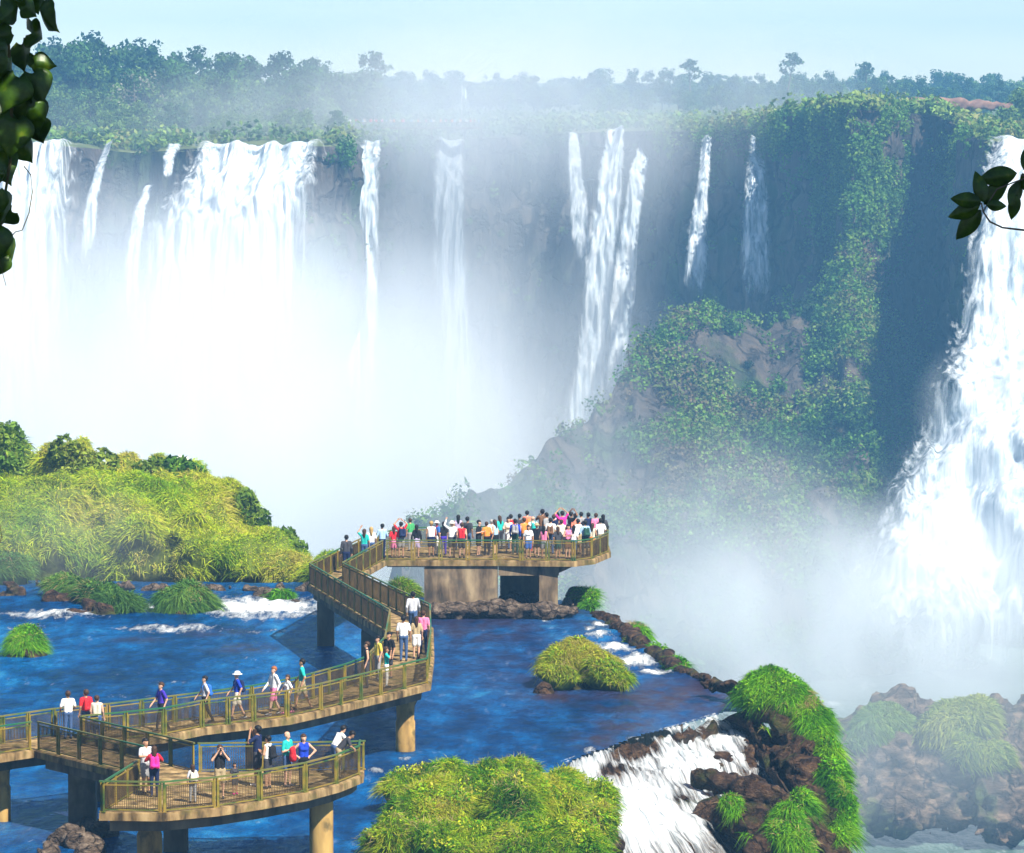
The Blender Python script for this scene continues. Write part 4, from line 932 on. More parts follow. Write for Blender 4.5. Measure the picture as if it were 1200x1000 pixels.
pier(382, 186.5, 0.37, False, True, M_BEAM); pier(434, 176.5, 0.37, False, True, M_BEAM); pier(300, 149.5, 0.36, False, True, M_BEAM); pier(120, 146, 0.36, False, True, M_BEAM)
# far deck: solid wall, opening and portal
def wbox(name, x0, x1, y0, y1, z0, z1, mat):
    V_, F_ = boxes([(((x0+x1)/2, (y0+y1)/2, (z0+z1)/2), ((x1-x0)/2, (y1-y0)/2, (z1-z0)/2), None)])
    return wpart(name, mesh_np(name, V_, F_, False, [mat]))
X = lambda px, d: (px - 600) / FPX * d
wbox('abutment_wall', X(497, 198), X(583, 198), dk(540, 657)[1] + .1, 201.6, -0.5, DZ - 0.27, M_WALL)
wbox('beam', X(452, 199), X(496, 199), 199.6, 200.0, DZ - 0.6, DZ - 0.27, M_BEAM)
wbox('beam', X(584, 198), X(655, 198), dk(600, 657)[1] + .1, 198.5, DZ - 0.72, DZ - 0.265, M_WALL)
wbox('pier', X(632, 197.8), X(654, 197.8), dk(640, 657)[1] + .06, 199.2, -0.5, DZ - 0.268, M_WALL)
wbox('rear_wall', X(586, 202), X(634, 202), 201.8, 202.2, -0.5, DZ - 0.27, M_BEAM)
V_ = []; xb0, xb1, xb2 = X(655, 199), X(674, 199), X(700, 199)
prof = np.array([[xb0, DZ - 0.27], [xb2, DZ - 0.27], [xb2, DZ - 0.33], [xb1, DZ - 0.45], [xb0, DZ - 0.8]])
Vb = np.concatenate([np.stack([prof[:, 0], np.full(5, yy), prof[:, 1]], -1) for yy in (198.8, 202.4)])
wpart('bracket', mesh_np('bracket', Vb, [np.array([[i, (i+1) % 5, 5 + (i+1) % 5, 5+i] for i in range(5)]), np.array([[4, 3, 2, 1, 0], [5, 6, 7, 8, 9]])], False, [M_WALL]))
# rocks heaped under the far deck
for k_, (x, y, d, r) in enumerate([(592, 703, 200.2, .3), (603, 699, 200.6, .36), (612, 704, 199.9, .24), (622, 702, 200.3, .32), (628, 707, 199.6, .2), (664, 708, 199.5, .22), (598, 708, 199.4, .2), (545, 706, 198.9, .22), (520, 705, 199, .2), (500, 707, 198.8, .24), (570, 707, 198.8, .22)]):
    V_, Q_ = blob([spx(x, y, d, r, r * .8, (x + 5, y + 1, d))], 0.06, 0.1, 0.12, 1.8, 130 + k_, 3, ridged=True)
    tag(link('stone', mesh_np('stone', V_, Q_, True, [M_ROCK])), 'weathered brown stone lying at the foot of the far deck', 'stone', 'stones under the far deck')

# ---- railings: posts, handrail, framed wire panels
RH = 0.92
PL = 1.0
Lw = []
for z in (0.06, RH - 0.1): Lw.append(((PL/2, 0, z), (PL/2, .014, .018), None))
for x in (0.014, PL - 0.014): Lw.append(((x, 0, RH/2 - .02), (.012, .014, RH/2 - .1), None))
ME_FRAME = mesh_np('panel_frame', *boxes(Lw), False, [M_RAIL])
Lw = []
for i in range(1, 26): Lw.append(((PL*i/26, 0, RH/2 - .02), (.0042, .005, RH/2 - .1), None))
for i in range(1, 15): Lw.append(((PL/2, .006, .06 + (RH-.16)*i/15), (PL/2, .004, .004), None))
ME_WIRE = mesh_np('wire_mesh', *boxes(Lw), False, [M_WIRE])
V_, F_ = boxes([((0, 0, RH/2 - .01), (.026, .026, RH/2 + .01), None), ((0, 0, .012), (.06, .06, .012), None)])
ME_POST = mesh_np('post', V_, F_, False, [M_RAIL])
ME_HAND = {}
def railing(pts, inset=0.14, side=None, mod=1.45):
    """polyline of deck-edge pixels; posts in pairs, a framed wire panel between each pair"""
    P = np.array([dk(*p) for p in pts])
    if inset:
        Q = P.copy()
        for i in range(len(P)):
            t = (P[min(i+1, len(P)-1)] - P[max(i-1, 0)])[:2]; t /= np.linalg.norm(t); Q[i, :2] += inset * np.array([-t[1], t[0]]) * side
        P = Q
    root = wpart('railing', None)
    root.location = P[0] - W0
    for i in range(len(P) - 1):
        a, b_ = P[i], P[i+1]; L = np.linalg.norm(b_ - a); ang = math.atan2(b_[1]-a[1], b_[0]-a[0])
        n_ = max(1, round(L / mod)); st = L / n_; u = (b_ - a) / L
        V_, F_ = boxes([((L/2, 0, RH + .012), (L/2 + .01, .032, .024), None)])
        h = link('handrail', mesh_np('handrail', V_, F_, False, [M_HAND]), root, a - P[0]); h.rotation_euler.z = ang
        for k in range(n_):
            for t in ((k * st + .05), ((k + 1) * st - .05)):
                o = link('post', ME_POST, root, a + u * t - P[0]); o.rotation_euler.z = ang
            for nm, me in (('panel_frame', ME_FRAME), ('wire_mesh', ME_WIRE)):
                o = link(nm, me, root, a + u * (k * st + .08) - P[0]); o.rotation_euler.z = ang; o.scale.x = (st - .16) / PL
                if nm == 'wire_mesh': o['kind'] = 'stuff'
    return root
A = DECKS['A']; C_ = DECKS['C']; E = DECKS['E']
railing(A[0:3], side=1); railing([(98, 872)] + A[4:12], side=1); railing([A[11], A[12], A[13]], side=1)
railing([A[14], A[15], A[16]], side=1); railing(A[16:25], side=1)
railing([(40, 879), (164, 909)], side=1); railing([(98, 872), (232, 904)], side=-1)
railing(C_[1:3], side=1); railing(C_[2:10], side=1); railing(C_[9:13], side=1)
railing([(359, 685), (453, 742)], side=1); railing([(508, 735), (405, 684)], side=1)
railing([(405, 684), (452, 657)], side=1); railing(E[2:8], side=1); railing(E[7:12] + [E[0]], side=1)

# ================================================================== PEOPLE
SKINS = [(0.62, 0.36, 0.24), (0.5, 0.27, 0.16), (0.36, 0.19, 0.11), (0.68, 0.42, 0.3)]
HAIR = {'black': (0.012, 0.01, 0.01), 'brown': (0.06, 0.03, 0.016), 'blond': (0.42, 0.27, 0.10), 'red': (0.3, 0.1, 0.03), 'grey': (0.35, 0.33, 0.31), 'bald': None}
PAL = {'white': (0.8, 0.79, 0.77), 'cream': (0.72, 0.64, 0.5), 'grey': (0.3, 0.3, 0.31), 'pale grey': (0.52, 0.52, 0.55), 'black': (0.014, 0.014, 0.018), 'charcoal': (0.05, 0.05, 0.06), 'navy': (0.012, 0.02, 0.07), 'royal blue': (0.015, 0.05, 0.45),
       'blue': (0.03, 0.14, 0.5), 'light blue': (0.35, 0.52, 0.72), 'purple blue': (0.06, 0.03, 0.38), 'teal': (0.02, 0.42, 0.38), 'green': (0.05, 0.3, 0.1), 'red': (0.6, 0.02, 0.03), 'pink': (0.75, 0.2, 0.36), 'hot pink': (0.75, 0.03, 0.28), 'orange': (0.75, 0.24, 0.04),
       'coral': (0.72, 0.22, 0.14), 'yellow': (0.75, 0.55, 0.08), 'khaki': (0.42, 0.32, 0.18), 'denim': (0.06, 0.11, 0.24), 'lilac': (0.5, 0.4, 0.6), 'dark green': (0.02, 0.07, 0.05), 'brown': (0.16, 0.08, 0.04)}
def v3(*a): return np.array(a, float)
def tube_small(pts, r, n=5): return tube(pts, r, n)
def make_person(px, py, h, face, top, bottom, label, hair='black', style='short', pose='stand', low='pants', sleeve='short', hat=None, z=DZ, skin=None, vox=0.028, shoe='charcoal', d=None, group=None, stoop=0.0):
    """face: heading in degrees, 0 looks at the camera, 90 looks to picture right, 180 away."""
    foot = PZ(px, py, z) if d is None else PD(px, py, d)
    sk = SKINS[rng.integers(0, 3)] if skin is None else SKINS[skin]
    s = h / 1.72
    sw = rng.uniform(-1, 1)
    la, ra_ = (0.02 * sw, -0.03 * sw)
    if pose == 'walk': la, ra_ = 0.24, -0.24
    fem = style == 'long'
    hw = 0.155 if fem else 0.185
    hip = v3(0, 0, 0.92)
    st = stoop
    def T(p):     # stoop: bend the upper body forward at the hips
        p = np.array(p, float)
        if st and p[2] > 0.95:
            q = p - v3(0, 0, 0.95); c_, s_ = math.cos(st), math.sin(st)
            return v3(q[0], q[1] * c_ - q[2] * s_, q[1] * s_ + q[2] * c_ + 0.95)
        return p
    pr = []; mt = []
    def cap(a, b_, r0, r1, m): pr.append((T(a), T(b_), r0, r1)); mt.append(m)
    # legs (front is -y)
    for sx, off in ((1, la), (-1, ra_)):
        H, K, A_ = v3(.085*sx, 0, .90), v3(.095*sx, -off*.55 - .02, .49), v3(.10*sx, -off*0.9 + (.10 if pose == 'walk' and off < 0 else 0), .075)
        if low == 'pants':
            cap(H, K, .092, .066, 'low'); cap(K, A_ + [0, 0, .02], .064, .048, 'low')
        elif low == 'shorts':
            cap(H, H + (K - H) * .78, .10, .092, 'low'); cap(H + (K-H)*.7, K, .066, .052, 'skin'); cap(K, A_, .054, .036, 'skin')
        else:
            cap(H, K, .075, .054, 'skin'); cap(K, A_, .052, .035, 'skin')
        cap(A_ + [0, .03, -.03], A_ + [0, -.15, -.04], .042, .036, 'shoe')
        cap(A_ + [0, .03, -.045], A_ + [0, -.17, -.05], .028, .026, 'shoe')
    if low == 'skirt':
        for a in np.linspace(0, 2*np.pi, 7)[:-1]:
            cap((.06*math.cos(a), .05*math.sin(a), .96), (.15*math.cos(a), .13*math.sin(a), .56), .075, .045, 'low')
    cap((-.075, 0, .93), (.075, 0, .93), .108, .108, 'low')
    cap((-.06, 0, 1.02), (-.085, 0.005, 1.34), .094 if fem else .105, .092, 'top'); cap((.06, 0, 1.02), (.085, 0.005, 1.34), .094 if fem else .105, .092, 'top')
    if fem: cap((-.07, -.07, 1.25), (.07, -.07, 1.25), .06, .06, 'top')
    cap((-hw + .03, 0.005, 1.405), (hw - .03, 0.005, 1.405), .062, .062, 'top')
    cap((0, 0.005, 1.40), (0, -.015, 1.52), .056, .05, 'skin')
    cap((0, .012, 1.635), (0, -.022, 1.565), .094, .07, 'skin')       # skull to jaw
    cap((0, -.022, 1.565), (0, -.045, 1.53), .055, .038, 'skin')      # chin
    cap((0, -.108, 1.585), (0, -.112, 1.572), .013, .017, 'skin')     # nose
    for sx in (1, -1): cap((.092*sx, .01, 1.60), (.095*sx, .012, 1.575), .016, .014, 'skin')
    hands = []
    for sx in (1, -1):
        S = v3(hw*sx, 0, 1.40)
        if pose == 'camera': E_, H_ = v3(.27*sx, -.16, 1.26), v3(.07*sx, -.2, 1.56)
        elif pose == 'raise': E_, H_ = v3(.34*sx, -.06, 1.62), v3(.13*sx, -.1, 1.80)
        elif pose == 'rail': E_, H_ = v3(.27*sx, .0, 1.13), v3(.22*sx, -.26, 1.0)
        elif pose == 'hips': E_, H_ = v3(.40*sx, .06, 1.17), v3(.19*sx, -.03, 1.0)
        elif pose == 'hold': E_, H_ = v3(.27*sx, .0, 1.13), v3(.09*sx, -.24, 1.2)
        elif pose == 'one' and sx == 1: E_, H_ = v3(.33, -.1, 1.55), v3(.2, -.2, 1.78)
        elif pose == 'hug': E_, H_ = v3(.30*sx, -.12, 1.2), v3(.12*sx, -.34, 1.22)
        elif pose == 'walk': E_, H_ = v3(.25*sx, .09*sx + .02, 1.13), v3(.25*sx, .14*sx - .12, .92)
        elif pose == 'lean': E_, H_ = v3(.26*sx, -.18, 1.3), v3(.1*sx, -.36, 1.3)
        else: E_, H_ = v3(.24*sx, .03, 1.13), v3(.24*sx, -.06, .88)
        if sleeve == 'long': cap(S, E_, .062, .05, 'top'); cap(E_, E_ + (H_-E_)*.9, .05, .04, 'top')
        elif sleeve == 'none': cap(S, E_, .05, .04, 'skin'); cap(E_, H_, .04, .028, 'skin')
        else: cap(S, S + (E_-S)*.72, .062, .06, 'top'); cap(S + (E_-S)*.6, E_, .045, .04, 'skin'); cap(E_, H_, .04, .028, 'skin')
        dh = H_ - E_; dh /= np.linalg.norm(dh)
        cap(H_, H_ + dh * .07, .03, .034, 'skin'); hands.append((T(H_ + dh * .085), T(H_ + dh*.185) - T(H_ + dh*.085), sx))
    P = np.array([p[0] for p in pr] + [p[1] for p in pr]); lo = P.min(0) - .16; hi = P.max(0) + .16
    n_ = np.ceil((hi - lo) / vox).astype(int) + 1
    Gd = np.stack(np.meshgrid(*[lo[i] + np.arange(n_[i]) * vox for i in range(3)], indexing='ij'), -1)
    V_, Q_ = surface_nets(caps_field(Gd, pr, 0.022), lo, vox)
    fc = V_[Q_].mean(1)
    best = np.full(len(fc), 9.0); mi = np.zeros(len(fc), int)
    names = ['skin', 'top', 'low', 'shoe']
    for (a, b_, r0, r1), m in zip(pr, mt):
        dd = b_ - a; L = max(dd @ dd, 1e-9); t = np.clip(((fc - a) @ dd) / L, 0, 1)
        f = np.linalg.norm(fc - a - t[:, None] * dd, axis=1) - (r0 + (r1 - r0) * t)
        w_ = f < best; best[w_] = f[w_]; mi[w_] = names.index(m)
    tri = []
    Vx = [V_]; Qx = [Q_]; Tx = []; Mq = [mi]; Mt = []; nn = len(V_)
    for c_, dh, sx in hands:                      # five unequal, slightly curled fingers
        dl = np.linalg.norm(dh); dn = dh / dl
        sd = np.cross(dn, [0, 1, 0.2]); sd /= np.linalg.norm(sd); cu = np.cross(sd, dn)
        for o_, ln in ((-.028, .055), (-.010, .072), (.008, .078), (.026, .066)):
            b0 = c_ + sd * o_ * 1.0; p = [b0 - dn*.02, b0 + dn*ln*.55 + cu*.006, b0 + dn*ln*.9 + cu*.022]
            a, q_, t_ = tube(p, [.0095, .0085, .006], 5); Vx.append(a); Qx.append(q_ + nn); Tx.append(t_ + nn); nn += len(a); Mq.append(np.zeros(len(q_), int)); Mt.append(np.zeros(len(t_), int))
        b0 = c_ - dn*.05 + sd*.03*(-1); p = [b0, b0 - sd*.025 + dn*.025, b0 - sd*.03 + dn*.05 + cu*.01]
        a, q_, t_ = tube(p, [.012, .0105, .007], 5); Vx.append(a); Qx.append(q_ + nn); Tx.append(t_ + nn); nn += len(a); Mq.append(np.zeros(len(q_), int)); Mt.append(np.zeros(len(t_), int))
    for ex, ez, rr in ((.032, 1.597, .011), (-.032, 1.597, .011), (0, 1.537, .013)):      # eyes and mouth
        c_ = v3(ex, -.088, ez); c_ = T(c_)
        o8 = np.array([[1.3,0,0],[-1.3,0,0],[0,.9,0],[0,-.9,0],[0,0,.6],[0,0,-.6]]) * rr + c_
        t_ = np.array([[0,2,4],[2,1,4],[1,3,4],[3,0,4],[2,0,5],[1,2,5],[3,1,5],[0,3,5]])
        Vx.append(o8); Tx.append(t_ + nn); nn += 6; Mt.append(np.full(8, 4 if ez > 1.56 else 5))
    mats = [cloth(sk, 0.6), cloth(PAL[top]), cloth(PAL[bottom]), cloth(PAL[shoe]), cloth((.02, .015, .012), .3), cloth((.35, .08, .07), .6)]
    me = mesh_np('person', np.concatenate(Vx) * s, [np.concatenate(Qx), np.concatenate(Tx)], True, mats, np.concatenate(Mq + Mt))
    o = link('person', me, None, foot); o.rotation_euler.z = R(face)
    o.location.z += 0.005
    tag(o, label, 'person', group)
    Hc = T((0, 0, 1.62)); hc = HAIR[hair]
    Rm = np.array([[1, 0, 0], [0, math.cos(st), -math.sin(st)], [0, math.sin(st), math.cos(st)]])
    if hc and hat is None or (hc and style == 'long'):
        th = np.linspace(0, np.pi, 11); ph = np.linspace(0, 2*np.pi, 17)[:-1]
        TH, PH = np.meshgrid(th, ph, indexing='ij')
        d3 = np.stack([np.sin(TH)*np.cos(PH), np.sin(TH)*np.sin(PH), np.cos(TH)], -1)
        hv = d3 * [.105, .115, .11] + [0, .018, .022]
        front = sstep(.1, -.5, d3[..., 1]); lowm = sstep(.25, -.25, d3[..., 2])
        hv = hv * (1 - 0.30 * (front * lowm))[..., None]                # clear of the face
        hv[..., 2] += .03 * front * lowm
        if style == 'long':
            bk = sstep(-.25, .3, d3[..., 1]) * sstep(.1, -.6, d3[..., 2]); hv[..., 2] -= .24 * bk; hv[..., 1] += .02 * bk; hv[..., 0] *= (1 - .25 * bk)
        hv += .006 * fbm(hv * 30, 2, 3)[..., None]
        a = np.arange(11 * 16).reshape(11, 16)
        q_ = np.stack([a[:-1], np.roll(a, -1, 1)[:-1], np.roll(a, -1, 1)[1:], a[1:]], -1).reshape(-1, 4)
        link('hair', mesh_np('hair', (hv.reshape(-1, 3) @ Rm.T + Hc) * s, q_[:, ::-1], True, [cloth(hc, .5)]), o)
    if hat:
        rs = [.0, .06, .098, .105, .108, .175, .178, .105]; zs_ = [.125, .12, .085, .05, .03, .012, .006, .018]
        a = np.linspace(0, 2*np.pi, 17)[:-1]
        hv = np.array([[r*math.cos(t), r*math.sin(t)*1.08 + .012, z_ + .012] for r, z_ in zip(rs, zs_) for t in a])
        i = np.arange(8*16).reshape(8, 16)
        q_ = np.stack([i[:-1], np.roll(i, -1, 1)[:-1], np.roll(i, -1, 1)[1:], i[1:]], -1).reshape(-1, 4)
        link('hat', mesh_np('hat', (hv @ Rm.T + Hc) * s, q_[:, ::-1], True, [cloth(PAL[hat])]), o)
    return o
def backpack(person, colour, label, h=1.7):
    s = h / 1.72
    V_, Q_ = blob([(v3(-.09, .19, 1.06), v3(-.08, .17, 1.34), .085, .075), (v3(.09, .19, 1.06), v3(.08, .17, 1.34), .085, .075), (v3(-.06, .27, 1.08), v3(.06, .27, 1.08), .05, .05)], 0.025, 0.04)
    root = bpy.data.objects.new('backpack', None); COL.objects.link(root); root.location = person.location; root.rotation_euler = person.rotation_euler
    tag(root, label, 'backpack')
    link('bag', mesh_np('bag', V_ * s, Q_, True, [cloth(PAL[colour])]), root)
    for sx in (1, -1):
        V_, Q_, T_ = tube([v3(.1*sx, .14, 1.36), v3(.115*sx, 0, 1.475), v3(.12*sx, -.11, 1.34), v3(.13*sx, -.06, 1.12), v3(.11*sx, .12, 1.05)], .018, 5)
        link('strap', mesh_np('strap', V_ * s, [Q_, T_], True, [cloth(PAL[colour])]), root)
    return root
def camera_in_hands(person, label, h=1.7):
    s = h / 1.72
    root = bpy.data.objects.new('photo_camera', None); COL.objects.link(root); root.location = person.location; root.rotation_euler = person.rotation_euler
    tag(root, label, 'camera')
    V_, F_ = boxes([((0, -.2, 1.61), (.065, .03, .042), None), ((0, -.2, 1.66), (.025, .025, .012), None)])
    link('camera_body', mesh_np('camera_body', V_ * s, F_, False, [cloth((.015, .015, .016), .4)]), root)
    V_, Q_, T_ = tube([(0, -.225, 1.61), (0, -.3, 1.61)], [.034, .036], 12); link('lens', mesh_np('lens', V_ * s, [Q_, T_], True, [cloth((.01, .01, .012), .25)]), root)
MP = make_person
# lower platform
LP = 'on the lower platform'
MP(171, 930, 1.72, 40, 'pale grey', 'grey', 'person in pale grey shirt and shorts hugging a companion on the lower platform', pose='hug', low='shorts', skin=1)
p = MP(181, 934, 1.58, 190, 'red', 'navy', 'person in red shirt and dark jeans wearing a pink backpack on the lower platform', style='long', hair='brown', skin=2, pose='hug'); backpack(p, 'hot pink', 'hot pink backpack worn on the lower platform', 1.58)
p = MP(226, 941, 1.18, 200, 'pale grey', 'grey', 'child in patterned grey trousers with a pale pink bag on the lower platform', style='long', hair='brown'); backpack(p, 'cream', 'small pale backpack on the child in grey trousers', 1.18)
p = MP(258, 936, 1.66, 10, 'black', 'khaki', 'person in black top holding a camera to the face on the lower platform', style='short', hair='brown', pose='camera', low='shorts', skin=0); camera_in_hands(p, 'black photo camera held up by the person in black', 1.66)
MP(275, 931, 0.98, 30, 'charcoal', 'charcoal', 'small child in dark clothes and pink shoes on the lower platform', style='long', shoe='hot pink', low='shorts')
MP(302, 921, 1.9, 250, 'navy', 'charcoal', 'tall person in navy shirt raising a camera on the lower platform', pose='camera', low='shorts', shoe='white')
p = MP(314, 924, 1.66, 245, 'white', 'charcoal', 'person in white vest with a black backpack on the lower platform', pose='hold', sleeve='none', low='shorts', skin=1); backpack(p, 'black', 'black backpack over the white vest on the lower platform', 1.66)
MP(337, 922, 1.74, 60, 'teal', 'denim', 'bald person in teal shirt and blue shorts holding a red cloth on the lower platform', hair='bald', pose='hold', low='shorts', skin=0)
MP(356, 923, 1.68, 15, 'royal blue', 'black', 'person in royal blue vest and black trousers standing on the lower platform', style='long', hair='brown', sleeve='none', pose='hips', skin=0)
MP(397, 912, 1.66, 100, 'charcoal', 'khaki', 'person in dark shirt bending over the rounded railing of the lower platform', pose='lean', stoop=0.75, skin=1)
MP(392, 908, 1.64, 120, 'white', 'denim', 'person in white shirt leaning on the rounded railing of the lower platform', pose='lean', stoop=0.55)
V_, F_ = blob([(v3(0, 0, 0), v3(.03, .02, -.3), .07, .1), (v3(.05, 0, .05), v3(.06, .02, -.2), .05, .06)], .03, .05, .03, 5)
o = link('red_cloth', mesh_np('red_cloth', V_, F_, True, [cloth(PAL['red'])]), None, PZ(341, 922, DZ) + [.05, -.28, 1.22]); tag(o, 'red and white jersey held by the bald person', 'cloth')
# main walkway
MW = 'on the curved walkway'
MP(80, 866, 1.62, 200, 'white', 'denim', 'person in white top and jeans standing at the walkway junction', hair='brown', style='short', pose='rail')
p = MP(101, 865, 1.64, 215, 'red', 'denim', 'person in red shirt with a red backpack at the walkway junction', hair='brown'); backpack(p, 'red', 'red backpack at the walkway junction', 1.64)
MP(114, 869, 1.55, 170, 'cream', 'denim', 'person in striped pale top and jeans at the walkway junction', hair='brown', sleeve='none')
MP(189, 856, 1.64, 300, 'purple blue', 'black', 'person in purple blue shirt and black trousers on the curved walkway', hair='brown', pose='walk', skin=0)
p = MP(240, 847, 1.62, 285, 'pale grey', 'black', 'person in pale shirt with a bright blue backpack on the curved walkway', style='short', pose='walk', skin=0); backpack(p, 'blue', 'bright blue backpack on the curved walkway', 1.62)
p = MP(278, 843, 1.66, 285, 'royal blue', 'cream', 'person in royal blue shirt and white hat walking on the curved walkway', hat='white', pose='walk', low='shorts', shoe='white', skin=0); backpack(p, 'navy', 'dark blue backpack behind the person in the white hat', 1.66)
MP(321, 838, 1.7, 300, 'white', 'pink', 'person in long white shirt and pink shorts on the curved walkway', hair='red', sleeve='long', low='shorts', pose='walk', shoe='white', skin=3)
MP(337, 836, 1.35, 300, 'white', 'grey', 'child in white top and grey shorts on the curved walkway', hair='brown', style='long', low='shorts', pose='walk', shoe='pink')
MP(354, 832, 1.8, 270, 'teal', 'khaki', 'person in teal shirt and khaki shorts strolling on the curved walkway', low='shorts', pose='walk', skin=1)
MP(430, 806, 1.68, 275, 'black', 'charcoal', 'person in black vest at the bend of the walkway', sleeve='none', style='short', hair='brown', skin=0)
MP(443, 798, 1.66, 300, 'yellow', 'grey', 'person in yellow and white top at the bend of the walkway', skin=0)
MP(456, 795, 1.72, 320, 'black', 'charcoal', 'person in black shirt with bare forearms at the bend of the walkway', low='shorts', skin=1)
p = MP(453, 806, 1.5, 90, 'teal', 'white', 'person in teal shirt raising a camera at the bend of the walkway', style='long', hair='brown', pose='camera'); camera_in_hands(p, 'photo camera of the person in teal at the bend', 1.5)
MP(473, 775, 1.74, 175, 'white', 'denim', 'person in white t-shirt and jeans entering the ramp', skin=2, shoe='charcoal')
MP(488, 772, 1.62, 185, 'khaki', 'white', 'person with long brown hair and white shorts entering the ramp', style='long', hair='brown', low='shorts', skin=0)
MP(496, 766, 1.66, 170, 'pink', 'navy', 'person in pale pink shirt entering the ramp', skin=0, hair='brown')
MP(484, 745, 1.76, 185, 'pale grey', 'denim', 'person in pale printed shirt walking up the ramp', skin=2, sleeve='long', pose='walk')
# far deck, the outer corner
FDK = 'on the far deck'
MP(406, 672, 1.72, 190, 'charcoal', 'navy', 'person in dark jacket standing alone at the corner of the far deck', sleeve='long', vox=.03)
MP(427, 661, 1.6, 175, 'teal', 'denim', 'person in teal and red top reaching out at the corner of the far deck', pose='one', style='long', hair='brown', vox=.03)
MP(435, 659, 1.62, 190, 'white', 'denim', 'person with blond hair in white top near the corner of the far deck', style='long', hair='blond', vox=.03)
MP(448, 655, 1.62, 200, 'light blue', 'navy', 'person in pale blue jacket near the corner of the far deck', sleeve='long', pose='rail', vox=.03)
FR = [(460, 654, 1.5, 185, 'red', 'pink', 'long', 'brown', 'stand', 'skirt', None), (472, 654, 1.78, 180, 'red', 'grey', 'short', 'black', 'raise', 'shorts', None), (490, 654, 1.6, 180, 'black', 'lilac', 'long', 'black', 'stand', 'skirt', None),
      (506, 653, 1.72, 200, 'white', 'navy', 'short', 'blond', 'stand', 'shorts', None), (512, 651, 1.7, 170, 'blue', 'white', 'short', 'black', 'stand', 'pants', 'white'), (521, 651, 1.68, 210, 'black', 'purple blue', 'long', 'black', 'stand', 'pants', None),
      (530, 654, 1.76, 185, 'white', 'charcoal', 'short', 'black', 'one', 'shorts', 'white'), (542, 655, 1.68, 175, 'red', 'charcoal', 'short', 'brown', 'stand', 'shorts', None), (547, 650, 1.8, 160, 'charcoal', 'denim', 'short', 'black', 'stand', 'pants', None),
      (560, 652, 1.78, 30, 'black', 'black', 'short', 'black', 'hold', 'shorts', None), (569, 651, 1.64, 200, 'orange', 'black', 'short', 'brown', 'rail', 'pants', None), (581, 650, 1.7, 250, 'light blue', 'black', 'long', 'brown', 'stand', 'shorts', None), (574, 648, 1.66, 180, 'white', 'navy', 'short', 'grey', 'stand', 'pants', None),
      (594, 648, 1.82, 20, 'cream', 'white', 'long', 'black', 'hold', 'skirt', None), (604, 650, 1.78, 190, 'royal blue', 'dark green', 'short', 'black', 'stand', 'pants', None), (613, 649, 1.76, 170, 'orange', 'charcoal', 'short', 'brown', 'stand', 'pants', None),
      (619, 655, 1.6, 5, 'white', 'blue', 'long', 'brown', 'stand', 'shorts', None), (624, 648, 1.82, 180, 'white', 'red', 'short', 'bald', 'stand', 'pants', None), (630, 653, 1.66, 180, 'black', 'black', 'short', 'black', 'stand', 'shorts', 'khaki'),
      (638, 655, 1.62, 170, 'pink', 'grey', 'long', 'black', 'stand', 'shorts', None), (645, 650, 1.72, 190, 'white', 'denim', 'short', 'black', 'rail', 'pants', None), (652, 655, 1.58, 190, 'charcoal', 'dark green', 'long', 'brown', 'stand', 'skirt', None),
      (658, 650, 1.74, 160, 'cream', 'charcoal', 'short', 'brown', 'camera', 'pants', None), (664, 655, 1.64, 10, 'pink', 'brown', 'long', 'black', 'hold', 'shorts', None), (674, 655, 1.62, 200, 'white', 'denim', 'long', 'black', 'stand', 'pants', None), (679, 650, 1.74, 180, 'white', 'khaki', 'short', 'black', 'stand', 'shorts', None),
      (687, 652, 1.72, 170, 'light blue', 'charcoal', 'short', 'black', 'rail', 'pants', None), (695, 651, 1.6, 180, 'cream', 'orange', 'long', 'brown', 'stand', 'skirt', None), (702, 649, 1.66, 190, 'white', 'grey', 'short', 'black', 'rail', 'pants', None),
      (598, 644, 1.7, 180, 'red', 'denim', 'short', 'black', 'stand', 'pants', None), (608, 643, 1.74, 185, 'charcoal', 'navy', 'short', 'black', 'stand', 'pants', None), (617, 642, 1.76, 180, 'coral', 'denim', 'short', 'black', 'stand', 'pants', None), (634, 643, 1.86, 175, 'brown', 'charcoal', 'short', 'black', 'camera', 'pants', None),
      (641, 643, 1.78, 190, 'grey', 'denim', 'short', 'black', 'stand', 'pants', None), (648, 644, 1.72, 170, 'navy', 'khaki', 'short', 'brown', 'stand', 'pants', None), (655, 642, 1.78, 185, 'lilac', 'black', 'long', 'black', 'stand', 'pants', None), (661, 643, 1.8, 180, 'hot pink', 'black', 'short', 'black', 'raise', 'pants', None),
      (668, 643, 1.78, 175, 'black', 'denim', 'short', 'black', 'raise', 'pants', None), (675, 643, 1.74, 180, 'coral', 'navy', 'short', 'brown', 'stand', 'pants', None), (683, 642, 1.78, 190, 'grey', 'black', 'short', 'black', 'stand', 'pants', None), (691, 643, 1.8, 180, 'navy', 'denim', 'short', 'black', 'stand', 'pants', None), (699, 643, 1.72, 175, 'pink', 'black', 'short', 'brown', 'stand', 'pants', None), (706, 644, 1.68, 185, 'charcoal', 'grey', 'long', 'black', 'stand', 'pants', None),
      (536, 645, 1.7, 180, 'lilac', 'navy', 'long', 'black', 'stand', 'pants', None), (586, 644, 1.66, 185, 'teal', 'charcoal', 'long', 'brown', 'stand', 'pants', None), (482, 646, 1.62, 180, 'green', 'grey', 'short', 'brown', 'stand', 'pants', None)]
PW = {'stand': 'standing', 'raise': 'arms raised', 'rail': 'holding the railing', 'hold': 'with folded forearms', 'camera': 'hands at face', 'one': 'raising one arm'}
LWD = {'pants': 'trousers', 'shorts': 'shorts', 'skirt': 'skirt'}
